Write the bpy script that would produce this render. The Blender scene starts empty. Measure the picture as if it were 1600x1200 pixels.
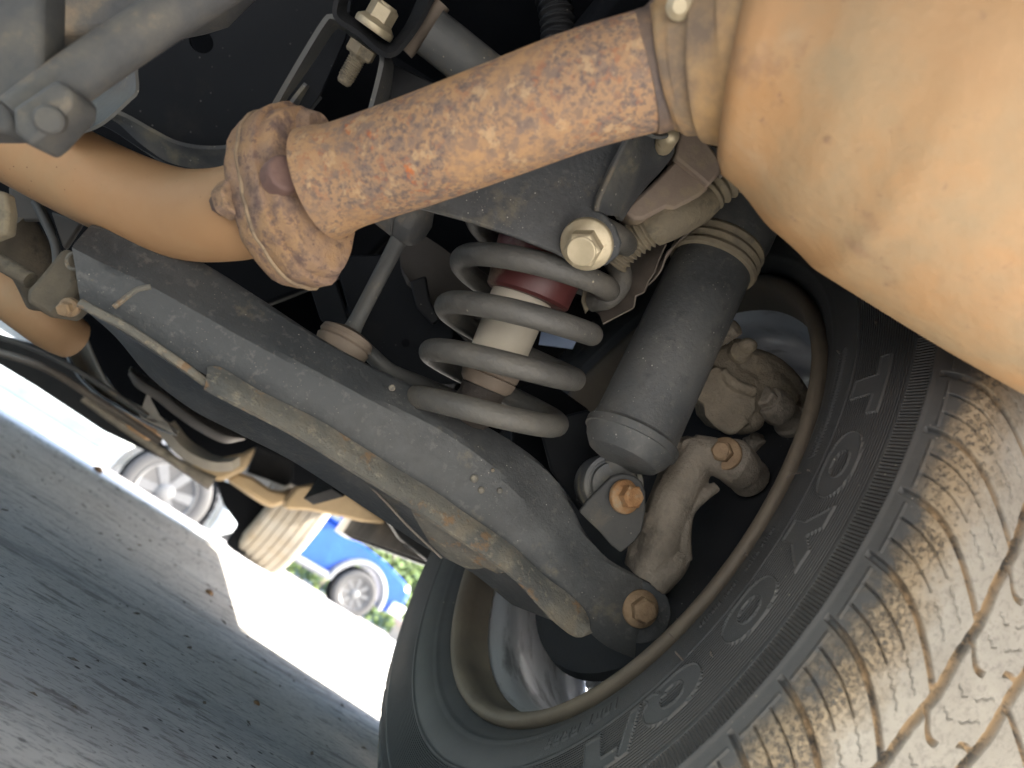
import bpy, bmesh, math, random
import numpy as np
from mathutils import Vector, Matrix

random.seed(7); np.random.seed(7)
C = bpy.context.scene.collection
S = bpy.context.scene
RAD = math.radians
# ------------------------------------------------------------------ camera (real frame: X = car right, Y = car forward, Z = up)
CAM = Vector((0, 0, .15))
_n = Vector((.771, .586, .247)).normalized()
_u = Vector((.50515, -.80054, .32244)); _u = (_u - _n*_u.dot(_n)).normalized()
_y = _u.cross(_n); _y = _y if _y.z > 0 else -_y
CR, CD, CF = (Vector((_n[i], _y[i], _u[i])) for i in range(3))
FPX = 1155.0
cam = bpy.data.cameras.new('camera'); co = bpy.data.objects.new('camera', cam); C.objects.link(co)
cam.sensor_width = 36; cam.lens = FPX*36/1600; cam.clip_start = .02; cam.clip_end = 600
M = Matrix((CR, -CD, -CF)).transposed().to_4x4(); M.translation = CAM
co.matrix_world = M
cam.dof.use_dof = True; cam.dof.focus_distance = .53; cam.dof.aperture_fstop = 7.0
S.camera = co
# ------------------------------------------------------------------ light
SUN_EL, SUN_DIR = RAD(33), Vector((-.924, .383, 0))            # light travels to the car's left and a little forward
w = bpy.data.worlds.new('World'); S.world = w; w.use_nodes = True
nt = w.node_tree; bg = nt.nodes['Background']
sky = nt.nodes.new('ShaderNodeTexSky'); sky.sky_type = 'NISHITA'; sky.sun_disc = False
sky.sun_elevation = SUN_EL; sky.sun_rotation = math.atan2(-SUN_DIR.x, -SUN_DIR.y)
sky.air_density = 1.0; sky.dust_density = 1.5
nt.links.new(sky.outputs[0], bg.inputs[0]); bg.inputs[1].default_value = .13
sl = bpy.data.lights.new('sun', 'SUN'); sl.energy = 4.6; sl.angle = RAD(.5); sl.color = (1, .93, .82)
so = bpy.data.objects.new('sun', sl); C.objects.link(so)
d = Vector((SUN_DIR.x*math.cos(SUN_EL), SUN_DIR.y*math.cos(SUN_EL), -math.sin(SUN_EL)))
so.rotation_euler = d.to_track_quat('-Z', 'Y').to_euler(); so.location = (6, -3, 6)
S.view_settings.view_transform = 'Standard'; S.view_settings.look = 'None'
S.view_settings.exposure = 3.02; S.view_settings.gamma = 1; S.view_settings.use_curve_mapping = False
S.render.engine = 'CYCLES'
S.cycles.max_bounces = 10; S.cycles.diffuse_bounces = 7; S.cycles.caustics_reflective = False

# ------------------------------------------------------------------ helpers
def at(px, py, dep):                    # measured point: pixel of the 1600 px photo and distance along the view axis, in metres
    return CAM + CR*((px-800)/FPX*dep) + CD*((py-600)/FPX*dep) + CF*dep
def atY(px, py, Y):
    v = CR*((px-800)/FPX) + CD*((py-600)/FPX) + CF
    return CAM + v*(Y/v.y)
def V(*a): return Vector(a)

def cat(pts, n):                        # Catmull-Rom resample of vectors (any dimension, numpy)
    P = np.array([tuple(p) for p in pts], float)
    if len(P) == 1: return np.repeat(P, n, 0)
    if len(P) == 2: return P[0] + (P[1]-P[0])*np.linspace(0, 1, n)[:, None]
    seg = np.r_[0, np.cumsum(np.linalg.norm(np.diff(P[:, :3], axis=0), axis=1))]
    Q = np.vstack([2*P[0]-P[1], P, 2*P[-1]-P[-2]])
    t = np.linspace(0, seg[-1], n); out = []
    for x in t:
        i = min(max(np.searchsorted(seg, x, side='right')-1, 0), len(P)-2)
        u = (x-seg[i])/max(seg[i+1]-seg[i], 1e-9)
        a, b, c, e = Q[i], Q[i+1], Q[i+2], Q[i+3]
        out.append(.5*((2*b)+(-a+c)*u+(2*a-5*b+4*c-e)*u*u+(-a+3*b-3*c+e)*u**3))
    return np.array(out)

WORLD = {}
class MB:
    def __init__(s): s.v = []; s.f = []
    def add(s, vs, fs):
        o = len(s.v); s.v += [tuple(p) for p in vs]; s.f += [tuple(i+o for i in f) for f in fs]; return s
    def build(s, name, mat, parent=None, label=None, bevel=0, remesh=0, angle=38, kind=None, smooth=True):
        vs = np.array(s.v); o0 = Vector(((vs.min(0)+vs.max(0))/2).tolist())
        me = bpy.data.meshes.new(name)
        me.from_pydata([tuple(p) for p in (vs-np.array(o0))], [], s.f)
        bm = bmesh.new(); bm.from_mesh(me); bmesh.ops.recalc_face_normals(bm, faces=bm.faces); bm.to_mesh(me); bm.free()
        if smooth:
            for p in me.polygons: p.use_smooth = True
            if not remesh: me.set_sharp_from_angle(angle=RAD(angle))
        o = bpy.data.objects.new(name, me); C.objects.link(o)
        if mat: me.materials.append(mat)
        if parent: o.parent = parent; o.location = o0 - WORLD[parent.name]
        else: o.location = o0
        WORLD[o.name] = o0
        if label: o['label'] = label
        if kind: o['kind'] = kind
        if remesh:
            m = o.modifiers.new('remesh', 'REMESH'); m.mode = 'VOXEL'; m.voxel_size = remesh*.7; m.use_smooth_shade = True
            m = o.modifiers.new('smooth', 'SMOOTH'); m.iterations = 3; m.factor = .5
        elif bevel:
            m = o.modifiers.new('bevel', 'BEVEL'); m.width = bevel; m.segments = 2; m.limit_method = 'ANGLE'; m.angle_limit = RAD(40); m.harden_normals = False
        return o
def thing(name, label, category, loc, group=None):
    o = bpy.data.objects.new(name, None); C.objects.link(o); o.location = loc; o.empty_display_size = .1
    WORLD[o.name] = Vector(loc); o['label'] = label; o['category'] = category
    if group: o['group'] = group
    return o
def tag(o, label, category, group=None):
    o['label'] = label; o['category'] = category
    if group: o['group'] = group
    return o
def basis(ax):
    ax = Vector(ax).normalized(); t = Vector((0, 0, 1)) if abs(ax.z) < .9 else Vector((1, 0, 0))
    e1 = ax.cross(t).normalized(); return e1, ax.cross(e1).normalized(), ax
def sweep(mb, pts, radii, seg=24, n=40, cap=True, flat=1.0, flatdir=None):
    P = [(*p, r) for p, r in zip(pts, radii)]; R = cat(P, n)
    pos = [Vector(r[:3]) for r in R]; rad = [max(r[3], 1e-4) for r in R]
    tan = [(pos[min(i+1, n-1)]-pos[max(i-1, 0)]).normalized() for i in range(n)]
    e = basis(tan[0])[0]
    if flatdir is not None: e = (flatdir - tan[0]*flatdir.dot(tan[0])).normalized()
    vs = []; fs = []
    for i in range(n):
        e = (e - tan[i]*e.dot(tan[i])).normalized(); b = tan[i].cross(e)
        for k in range(seg):
            a = 2*math.pi*k/seg; vs.append(pos[i]+e*(math.cos(a)*rad[i]*flat)+b*(math.sin(a)*rad[i]))
    for i in range(n-1):
        for k in range(seg):
            k2 = (k+1) % seg; fs.append((i*seg+k, i*seg+k2, (i+1)*seg+k2, (i+1)*seg+k))
    if cap: fs += [tuple(range(seg))[::-1], tuple(range((n-1)*seg, n*seg))]
    return mb.add(vs, fs)
def lathe(mb, org, axis, prof, seg=40, e=None, close=False, sq=1.0):     # prof [(t along axis, r)]
    e1, e2, ax = basis(axis)
    if e is not None: e1 = (e-ax*e.dot(ax)).normalized(); e2 = ax.cross(e1)
    vs = []; fs = []; n = len(prof)
    for t, r in prof:
        for k in range(seg):
            a = 2*math.pi*k/seg; r_ = max(r, 1e-5); vs.append(org+ax*t+e1*(math.cos(a)*r_*sq)+e2*(math.sin(a)*r_))
    for i in range(n if close else n-1):
        for k in range(seg):
            k2 = (k+1) % seg; j = (i+1) % n; fs.append((i*seg+k, i*seg+k2, j*seg+k2, j*seg+k))
    if not close:
        fs += [tuple(range(seg)), tuple(range((n-1)*seg, n*seg))]
    return mb.add(vs, fs)
def plate(mb, poly, thick):             # polygon of vectors pushed by a thickness vector
    n = len(poly); t = Vector(thick)
    vs = list(poly)+[p+t for p in poly]
    fs = [tuple(range(n)), tuple(range(2*n-1, n-1, -1))]+[(i, (i+1) % n, n+(i+1) % n, n+i) for i in range(n)]
    return mb.add(vs, fs)
def box(mb, c, hx, hy, hz, rot=None):
    vs = []
    for x in (-1, 1):
        for y in (-1, 1):
            for z in (-1, 1):
                p = Vector((x*hx, y*hy, z*hz)); vs.append(Vector(c)+(rot @ p if rot else p))
    return mb.add(vs, [(0, 1, 3, 2), (4, 6, 7, 5), (0, 4, 5, 1), (2, 3, 7, 6), (0, 2, 6, 4), (1, 5, 7, 3)])
def rails(mb, rl, thick, n=60, m=6, smooth_across=True, lin=False):      # surface through rails of vectors, given a thickness away from the camera
    R = [cat(r, n) if not lin else cat2(r, n) for r in rl]; G = []
    for i in range(n):
        col = [r[i] for r in R]
        G.append(cat(col, (len(rl)-1)*m+1) if smooth_across else cat2(col, (len(rl)-1)*m+1))
    G = np.array(G); du = np.gradient(G, axis=0); dv = np.gradient(G, axis=1)
    N = np.cross(du, dv); N /= np.linalg.norm(N, axis=2, keepdims=True)+1e-12
    mid = G[n//2, G.shape[1]//2]
    if np.dot(N[n//2, G.shape[1]//2], np.array(CAM)-mid) < 0: N = -N
    B = G - N*thick; k = G.shape[1]
    idx = lambda i, j, b: b*n*k+i*k+j
    fs = []
    for i in range(n-1):
        for j in range(k-1):
            fs.append((idx(i, j, 0), idx(i+1, j, 0), idx(i+1, j+1, 0), idx(i, j+1, 0)))
            fs.append((idx(i, j, 1), idx(i, j+1, 1), idx(i+1, j+1, 1), idx(i+1, j, 1)))
    for i in range(n-1):
        for j in (0, k-1): fs.append((idx(i, j, 0), idx(i+1, j, 0), idx(i+1, j, 1), idx(i, j, 1)))
    for j in range(k-1):
        for i in (0, n-1): fs.append((idx(i, j, 0), idx(i, j+1, 0), idx(i, j+1, 1), idx(i, j, 1)))
    return mb.add(np.vstack([G.reshape(-1, 3), B.reshape(-1, 3)]).tolist(), fs)
def cat2(pts, n):
    P = np.array([tuple(p) for p in pts], float); seg = np.r_[0, np.cumsum(np.linalg.norm(np.diff(P, axis=0), axis=1))]
    t = np.linspace(0, seg[-1], n); return np.stack([np.interp(t, seg, P[:, i]) for i in range(P.shape[1])], 1)
def hexprism(mb, org, axis, r, t0, t1, twist=0.3, cham=.12):
    e1, e2, ax = basis(axis)
    prof = [(t0, r), (t1-r*cham*1.2, r), (t1, r*.86)]
    vs = []; fs = []
    for t, rr in prof:
        for k in range(6):
            a = twist+k*math.pi/3; vs.append(org+ax*t+e1*math.cos(a)*rr+e2*math.sin(a)*rr)
    for i in range(2):
        for k in range(6):
            fs.append((i*6+k, i*6+(k+1) % 6, (i+1)*6+(k+1) % 6, (i+1)*6+k))
    fs += [tuple(range(6)), tuple(range(12, 18))]
    return mb.add(vs, fs)
def bolt(name, org, axis, fl, hx, h, mat, parent, label=None, twist=.3):
    mb = MB()
    lathe(mb, org, axis, [(-.002, fl*.97), (h*.05, fl), (h*.18, fl*.97), (h*.34, fl*.74), (h*.40, fl*.6)], 36)
    hexprism(mb, org, axis, hx, h*.1, h, twist)
    lathe(mb, org, axis, [(h*.9, hx*.80), (h*1.03, hx*.78), (h*1.06, hx*.7), (h*1.04, hx*.3)], 24)
    return mb.build(name, mat, parent, label, bevel=.0005, angle=30)

# ------------------------------------------------------------------ materials
def mat(name, stops, scale=18, rough=.6, metal=0, bump=.15, bscale=90, blot=None, specks=None, detail=6, rvar=.12, stretch=None, spec=.5, dist=.003):
    m = bpy.data.materials.new(name); m.use_nodes = True; t = m.node_tree; N, L = t.nodes, t.links
    b = N['Principled BSDF']; tc = N.new('ShaderNodeTexCoord'); src = tc.outputs['Object']
    if stretch:
        mp = N.new('ShaderNodeMapping'); mp.inputs['Scale'].default_value = stretch; L.new(src, mp.inputs[0]); src2 = mp.outputs[0]
    else: src2 = src
    def noise(s, det=detail, ro=.6, s_=None):
        n = N.new('ShaderNodeTexNoise'); n.inputs['Scale'].default_value = s; n.inputs['Detail'].default_value = det; n.inputs['Roughness'].default_value = ro
        L.new(s_ or src2, n.inputs[0]); return n.outputs[0]
    n1 = noise(scale); cr = N.new('ShaderNodeValToRGB'); L.new(n1, cr.inputs[0])
    el = cr.color_ramp.elements
    while len(el) < len(stops): el.new(.5)
    for e, (p, c) in zip(el, stops): e.position = p; e.color = (*c, 1)
    col = cr.outputs[0]
    def mix(fac, c):
        nonlocal col
        x = N.new('ShaderNodeMixRGB'); L.new(fac, x.inputs[0]); L.new(col, x.inputs[1]); x.inputs[2].default_value = (*c, 1); col = x.outputs[0]
    def ramp(v, a, bb, top=1.0):
        r = N.new('ShaderNodeMapRange'); L.new(v, r.inputs[0]); r.inputs[1].default_value = a; r.inputs[2].default_value = bb; r.inputs[4].default_value = top; return r.outputs[0]
    for q in (blot or []):
        v_ = ramp(noise(q[1], 8, .65), q[2], q[3], q[4] if len(q) > 4 else 1)
        if len(q) > 5:
            mm = N.new('ShaderNodeMath'); mm.operation = 'MULTIPLY'; L.new(v_, mm.inputs[0]); L.new(ramp(noise(q[5], 3, .55), .42, .58), mm.inputs[1]); v_ = mm.outputs[0]
        mix(v_, q[0])
    for q in (specks or []):
        vo = N.new('ShaderNodeTexVoronoi'); vo.inputs['Scale'].default_value = q[1]; vo.inputs['Randomness'].default_value = 1; L.new(src, vo.inputs[0])
        a = ramp(vo.outputs['Distance'], q[2], q[2]*.5)
        g = ramp(noise(q[1]*.13, 3, .5, src), .5, .62)
        mu = N.new('ShaderNodeMath'); mu.operation = 'MULTIPLY'; L.new(a, mu.inputs[0]); L.new(g, mu.inputs[1]); mix(mu.outputs[0], q[0])
    L.new(col, b.inputs['Base Color'])
    rr = N.new('ShaderNodeMapRange'); L.new(n1, rr.inputs[0]); rr.inputs[1].default_value = .3; rr.inputs[2].default_value = .7
    rr.inputs[3].default_value = max(.05, rough-rvar); rr.inputs[4].default_value = min(1, rough+rvar); L.new(rr.outputs[0], b.inputs['Roughness'])
    b.inputs['Metallic'].default_value = metal; b.inputs['Specular IOR Level'].default_value = spec
    if bump:
        bu = N.new('ShaderNodeBump'); bu.inputs['Strength'].default_value = bump; bu.inputs['Distance'].default_value = dist
        L.new(noise(bscale, 8, .65), bu.inputs['Height']); L.new(bu.outputs[0], b.inputs['Normal'])
    return m
M_tan = mat('tan surface rust', [(.25, (.38, .215, .11)), (.5, (.45, .265, .135)), (.75, (.47, .30, .165))], 9, .62, .1, .10, 60,
            blot=[((.30, .14, .06), 5, .55, .8, .6), ((.38, .30, .18), 7, .56, .75, .6), ((.22, .12, .08), 55, .68, .74, .6)], specks=[((.2, .10, .06), 160, .10)])
M_muf = mat('muffler surface rust', [(.25, (.31, .165, .072)), (.45, (.37, .225, .108)), (.6, (.37, .25, .135)), (.8, (.31, .235, .145))], 7, .62, 0, .55, 11,
            blot=[((.39, .20, .078), 5, .50, .66, .6), ((.28, .22, .135), 7, .52, .66, .75), ((.22, .13, .08), 34, .60, .70, .55), ((.18, .11, .075), 130, .63, .68, .6), ((.42, .31, .195), 12, .58, .72, .5)], dist=.006)
M_neck = mat('neck surface', [(.3, (.30, .20, .11)), (.5, (.44, .28, .13)), (.7, (.38, .30, .18))], 12, .65, .1, .2, 90,
            blot=[((.13, .10, .085), 9, .5, .62, .8), ((.50, .30, .13), 14, .58, .7, .7)])
M_rustpipe = mat('speckled pipe rust', [(.3, (.48, .29, .14)), (.5, (.44, .26, .125)), (.7, (.36, .22, .12))], 9, .75, 0, .5, 190,
            blot=[((.28, .185, .12), 10, .50, .64, .6), ((.18, .135, .115), 150, .47, .57, .8, 16), ((.12, .095, .09), 330, .49, .58, .8, 22), ((.30, .13, .07), 200, .54, .62, .7, 30), ((.46, .13, .035), 42, .64, .69, .85), ((.52, .36, .20), 90, .56, .64, .6)], dist=.002)
M_flange = mat('flaky flange rust', [(.3, (.20, .13, .105)), (.45, (.40, .25, .135)), (.58, (.27, .185, .14)), (.72, (.16, .115, .105))], 20, .85, 0, .8, 130,
            blot=[((.48, .31, .15), 30, .53, .63, .8), ((.13, .092, .09), 60, .50, .60, .85), ((.14, .09, .085), 160, .56, .64, .7)], dist=.004)
M_darkrust = mat('dark oxide', [(.3, (.13, .08, .075)), (.7, (.21, .13, .11))], 60, .7, .2, .4, 180)
M_arm = mat('dusty black paint', [(.3, (.030, .034, .040)), (.5, (.055, .060, .065)), (.7, (.082, .083, .082))], 7, .47, 0, .3, 300, spec=.38,
            blot=[((.10, .105, .11), 12, .50, .64, .6), ((.030, .033, .038), 14, .52, .66, .5), ((.15, .135, .10), 34, .60, .70, .7), ((.13, .13, .125), 160, .56, .66, .5)], specks=[((.40, .38, .34), 190, .10), ((.30, .28, .24), 420, .12)], rvar=.1)
M_arm2 = mat('scuffed black paint', [(.3, (.03, .034, .042)), (.5, (.06, .065, .07)), (.7, (.13, .128, .115))], 16, .55, 0, .3, 200,
            blot=[((.20, .18, .13), 30, .56, .68, .8)], specks=[((.35, .34, .30), 120, .12)])
M_brk = mat('dark bracket paint', [(.3, (.030, .032, .035)), (.5, (.045, .047, .048)), (.7, (.065, .065, .062))], 18, .6, 0, .25, 240, spec=.3, blot=[((.09, .082, .068), 40, .58, .68, .6)], specks=[((.30, .29, .26), 140, .10)])
M_bush = mat('dark dusty bushing', [(.3, (.075, .062, .045)), (.55, (.115, .096, .07)), (.75, (.15, .125, .09))], 40, .85, 0, .4, 240, blot=[((.05, .047, .04), 50, .55, .66, .8)])
M_armdirt = mat('dirt caked edge', [(.3, (.115, .115, .108)), (.5, (.165, .158, .138)), (.7, (.21, .185, .145))], 40, .9, 0, .8, 200,
            blot=[((.095, .10, .10), 16, .50, .60, .8), ((.26, .16, .085), 60, .58, .66, .8), ((.30, .27, .21), 140, .56, .64, .6)])
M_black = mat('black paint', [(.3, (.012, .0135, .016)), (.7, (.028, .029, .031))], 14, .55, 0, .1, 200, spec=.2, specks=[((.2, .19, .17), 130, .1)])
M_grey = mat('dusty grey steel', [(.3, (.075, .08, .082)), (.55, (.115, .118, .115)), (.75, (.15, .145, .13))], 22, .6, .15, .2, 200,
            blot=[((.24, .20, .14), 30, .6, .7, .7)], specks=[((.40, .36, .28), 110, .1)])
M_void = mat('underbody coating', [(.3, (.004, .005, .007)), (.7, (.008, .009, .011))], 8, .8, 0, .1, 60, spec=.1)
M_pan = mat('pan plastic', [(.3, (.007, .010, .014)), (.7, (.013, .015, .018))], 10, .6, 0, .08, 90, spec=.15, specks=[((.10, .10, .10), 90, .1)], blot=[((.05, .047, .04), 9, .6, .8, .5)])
M_spring = mat('spring paint', [(.3, (.062, .063, .062)), (.5, (.095, .094, .088)), (.7, (.145, .135, .115))], 22, .5, 0, .35, 240,
            blot=[((.06, .062, .064), 45, .56, .7, .7)], specks=[((.45, .40, .30), 90, .09)])
M_shock = mat('shock tube paint', [(.3, (.045, .050, .055)), (.5, (.072, .077, .080)), (.7, (.10, .102, .10))], 11, .48, 0, .22, 320, spec=.45,
            blot=[((.12, .12, .112), 24, .54, .68, .6), ((.035, .038, .042), 36, .55, .64, .6), ((.14, .14, .13), 170, .57, .66, .4)], specks=[((.42, .41, .38), 150, .12), ((.40, .38, .34), 320, .13)])
M_zinc = mat('yellowed zinc', [(.3, (.42, .36, .24)), (.7, (.56, .49, .35))], 60, .45, .4, .15, 200, blot=[((.30, .22, .12), 70, .6, .7, .7)])
M_rbolt = mat('rusty bolt', [(.3, (.22, .105, .042)), (.5, (.33, .185, .085)), (.7, (.30, .235, .155))], 120, .7, .2, .6, 400)
M_bolt2 = mat('brown bolt', [(.3, (.20, .13, .075)), (.7, (.33, .24, .15))], 120, .65, .2, .4, 400)
M_cast = mat('dusty cast alloy', [(.3, (.16, .14, .113)), (.5, (.22, .195, .162)), (.7, (.28, .252, .21))], 30, .6, .05, .8, 260, blot=[((.075, .066, .056), 24, .54, .66, .7), ((.26, .23, .18), 60, .57, .66, .6)])
M_cal = mat('dusty caliper iron', [(.3, (.15, .13, .10)), (.55, (.22, .19, .145)), (.8, (.28, .24, .175))], 30, .7, .05, .8, 240, blot=[((.085, .073, .06), 24, .54, .66, .7), ((.30, .26, .18), 50, .57, .66, .6)])
M_white = mat('aged white foam', [(.3, (.42, .385, .31)), (.7, (.53, .49, .41))], 25, .5, 0, .05, 200, blot=[((.42, .36, .26), 40, .6, .75, .6)])
M_maroon = mat('maroon cup', [(.3, (.085, .022, .022)), (.7, (.125, .036, .034))], 25, .5, 0, .1, 200, blot=[((.33, .27, .20), 24, .56, .68, .8)])
M_brown = mat('brown rubber ring', [(.3, (.16, .125, .10)), (.7, (.23, .19, .15))], 30, .7, 0, .15, 200)
M_rubber = mat('cracked rubber', [(.3, (.022, .018, .016)), (.7, (.04, .033, .028))], 40, .75, 0, .6, 200)
M_dustrub = mat('dusty rubber', [(.3, (.15, .13, .10)), (.55, (.22, .19, .135)), (.75, (.28, .235, .16))], 40, .85, 0, .4, 240, blot=[((.10, .095, .08), 50, .55, .66, .8)])
M_box = mat('dusty sensor box', [(.3, (.20, .155, .13)), (.7, (.29, .235, .19))], 30, .8, 0, .2, 240, blot=[((.33, .27, .17), 20, .58, .7, .7)])
M_sheet = mat('thin dusty sheet', [(.3, (.12, .105, .09)), (.7, (.20, .17, .145))], 30, .6, .2, .15, 200)
M_shield = mat('dull heat shield', [(.3, (.30, .275, .24)), (.6, (.40, .365, .31)), (.8, (.45, .40, .33))], 14, .5, .35, .2, 80)
M_beige = mat('dust covered steel', [(.3, (.30, .22, .125)), (.6, (.39, .295, .175)), (.8, (.43, .34, .22))], 12, .8, .05, .2, 80, blot=[((.17, .12, .07), 7, .58, .75, .6)])
M_bracket = mat('weathered grey bracket', [(.3, (.042, .045, .049)), (.5, (.075, .078, .081)), (.7, (.14, .133, .118))], 25, .7, 0, .3, 120, blot=[((.30, .23, .15), 18, .6, .72, .7)])
M_rim = mat('rim barrel paint', [(.3, (.56, .57, .59)), (.7, (.68, .69, .71))], 14, .42, .55, .05, 100, blot=[((.13, .125, .13), 8, .55, .68, .7)], stretch=(6, 1, 1))
M_lip = mat('dusty rim lip', [(.3, (.12, .10, .078)), (.7, (.19, .16, .12))], 20, .6, .2, .2, 200)
M_blue = mat('blue car paint', [(.3, (.012, .05, .26)), (.7, (.02, .08, .36))], 3, .2, .3, 0)
M_whitepaint = mat('white car paint', [(.3, (.60, .64, .66)), (.7, (.68, .71, .72))], 3, .3, 0, 0)
M_glass = mat('car glass', [(.3, (.06, .09, .11)), (.7, (.08, .11, .13))], 2, .08, 0, 0, spec=1)
M_greyplastic = mat('grey car plastic', [(.3, (.12, .125, .14)), (.7, (.17, .175, .19))], 8, .55, 0, .05)
M_alloy = mat('alloy wheel', [(.3, (.085, .085, .09)), (.7, (.11, .11, .11))], 6, .4, 0, 0)
M_fartyre = mat('far tyre', [(.3, (.035, .035, .036)), (.7, (.055, .053, .053))], 9, .8, 0, .1)
M_chrome = mat('bright trim', [(.3, (.6, .62, .64)), (.7, (.75, .76, .77))], 6, .15, .9, 0)
M_lamp = mat('headlamp glass', [(.3, (.7, .75, .8)), (.7, (.85, .88, .9))], 6, .1, .2, 0)
M_dtread = mat('dusty tread rubber', [(.3, (.235, .195, .14)), (.5, (.285, .26, .22)), (.7, (.33, .32, .295))], 10, .85, 0, .2, 60, blot=[((.22, .19, .15), 5, .5, .7, .6)])
M_green = mat('hedge leaves', [(.3, (.05, .085, .02)), (.6, (.09, .13, .035)), (.8, (.13, .16, .05))], 3, .6, 0, 0)
M_stone = mat('pale planter stone', [(.3, (.38, .30, .22)), (.7, (.48, .39, .30))], 5, .85, 0, .2)
M_pink = mat('pinkish rock', [(.3, (.42, .30, .24)), (.7, (.52, .39, .32))], 5, .85, 0, .3)
M_leaf = mat('dead leaf', [(.3, (.09, .05, .025)), (.7, (.15, .085, .04))], 60, .8, 0, .2)
M_chip = mat('dirt chips', [(.3, (.05, .045, .04)), (.7, (.12, .10, .085))], 30, .9, 0, .2)

# ------------------------------------------------------------------ setting: the ground
GY = [-400, 2.7, 4.2, 5.0, 6.8, 9.5, 11.6, 16, 400]; GZ = [0, 0, -.055, -.05, -.44, -.46, -.39, -.45, -.6]
GR = [0, 0, -.055, -.05, -.09, -.20, -.34, -.42, -.6]                # the lot is a little higher on the right
def gz(x, y):
    k = min(1, max(0, (x-.3)/.9)); return float(np.interp(y, GY, GZ)*(1-k)+np.interp(y, GY, GR)*k)
def ground():
    ys = np.r_[-400, -60, -20, -8, np.linspace(-3, 6, 73), np.linspace(6.3, 20, 30), 40, 100, 400]
    xs = np.r_[-400, -60, -20, np.linspace(-8, 8, 41), 20, 60, 400]
    vs = [(x, y, gz(x, y)) for y in ys for x in xs]; k = len(xs)
    fs = [(j*k+i, j*k+i+1, (j+1)*k+i+1, (j+1)*k+i) for j in range(len(ys)-1) for i in range(k-1)]
    m = mat('worn concrete', [(.3, (.46, .435, .405)), (.5, (.54, .515, .48)), (.7, (.60, .575, .54))], 2.2, .85, 0, .35, 60,
            blot=[((.31, .305, .305), 4.5, .52, .60, .6), ((.47, .47, .47), 6, .56, .64, .5), ((.16, .14, .13), 6, .57, .66, .6), ((.15, .13, .12), 30, .56, .62, .75), ((.17, .155, .145), 90, .56, .62, .7), ((.20, .19, .185), 200, .53, .60, .6)],
            specks=[((.07, .06, .055), 55, .18), ((.09, .075, .065), 130, .16), ((.6, .6, .6), 90, .07)], stretch=(.45, 1.3, 1))
    o = MB().add(vs, fs).build('pavement', m, kind='structure'); return o
ground()

# ------------------------------------------------------------------ the car above us
SUV = thing('suv', 'parked suv seen from beneath, its rusty exhaust and dusty rear suspension filling the view', 'car', (-.38, 1.9, 0))
def part(mb, name, m, label=None, parent=None, **k): return mb.build(name, m, parent or SUV, label, **k)

XR, XL = .575, -1.335
def arch_profile(y0, y1, zb, zt, arches, n=16):
    pts = [(y0, zt), (y0, zb)]
    for (yc, zc, r) in arches:
        a0 = math.asin(max(-1, min(1, (zb-zc)/r)))
        for i in range(n+1):
            a = math.pi-a0 + (a0-(math.pi-a0))*i/n
            pts.append((yc+r*math.cos(a), zc+r*math.sin(a)))
    return pts+[(y1, zb), (y1, zt)]
ARCH = [(.603, .355, .378), (3.43, .355, .40)]
SUVBODY = mat('silver body paint', [(.3, (.30, .31, .32)), (.7, (.36, .37, .38))], 3, .3, .4, 0)
for sx in (XR, XL):
    pr = arch_profile(-.42, 4.05, .275, 1.0, ARCH)
    part(plate(MB(), [V(sx, y, z) for y, z in pr], V(-.05 if sx > 0 else .05, 0, 0)), 'side_panel', SUVBODY, angle=25)
mb = MB(); box(mb, (-.38, 1.815, .64), .90, 2.235, .012); part(mb, 'floor_pan', M_void)
mb = MB(); box(mb, (-.38, -.50, .64), .95, .03, .27); part(mb, 'rear_bumper', SUVBODY)
mb = MB(); box(mb, (-.38, 4.07, .52), .95, .03, .26); part(mb, 'front_bumper', SUVBODY)
mb = MB(); plate(mb, [V(XL+.02, y, z) for y, z in [(-.42, 1.0), (-.35, 1.72), (1.9, 1.72), (2.75, 1.03), (4.05, .95), (4.05, .9), (-.42, .9)]], V(XR-XL-.04, 0, 0)); part(mb, 'upper_body', SUVBODY, bevel=.03)
mb = MB(); plate(mb, [V(XR-.018, y, z) for y, z in [(-.2, 1.08), (-.15, 1.6), (1.8, 1.6), (2.4, 1.08)]], V(.006, 0, 0)); part(mb, 'side_window', M_glass)
mb = MB(); box(mb, (XR-.03, 1.95, .33), .022, .9, .055); part(mb, 'sill', M_black)
# inner wheel housing and frame rails
mb = MB(); lathe(mb, V(.20, .603, .36), V(1, 0, 0), [(0, .405), (.33, .405)], 64); 
vs, fs = mb.v, mb.f
keep = [f for f in fs if len(f) == 4 and (sum(vs[i][2] for i in f)/4 > .62 or (sum(vs[i][2] for i in f)/4 > .30 and sum(vs[i][1] for i in f)/4 > .7))]; mb2 = MB(); mb2.v = vs; mb2.f = keep
part(mb2, 'wheel_housing', M_void, 'black arched liner over the rear wheel')
mb = MB(); plate(mb, [V(.17, y, z) for y, z in [(1.30, .22), (1.30, .63), (.10, .63), (.10, .52), (.9, .50), (1.08, .24)]], V(-.02, 0, 0)); part(mb, 'inner_panel', M_void)
mb = MB(); box(mb, (.05, 1.9, .52), .035, 2.0, .06); part(mb, 'frame_rail', M_void, bevel=.006)
mb = MB(); box(mb, (-.81, 1.9, .50), .05, 2.0, .07); part(mb, 'frame_rail', M_void, bevel=.006)
mb = MB(); box(mb, (-.35, 1.25, .50), .50, .05, .09); part(mb, 'crossmember', M_void, bevel=.01)

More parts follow.
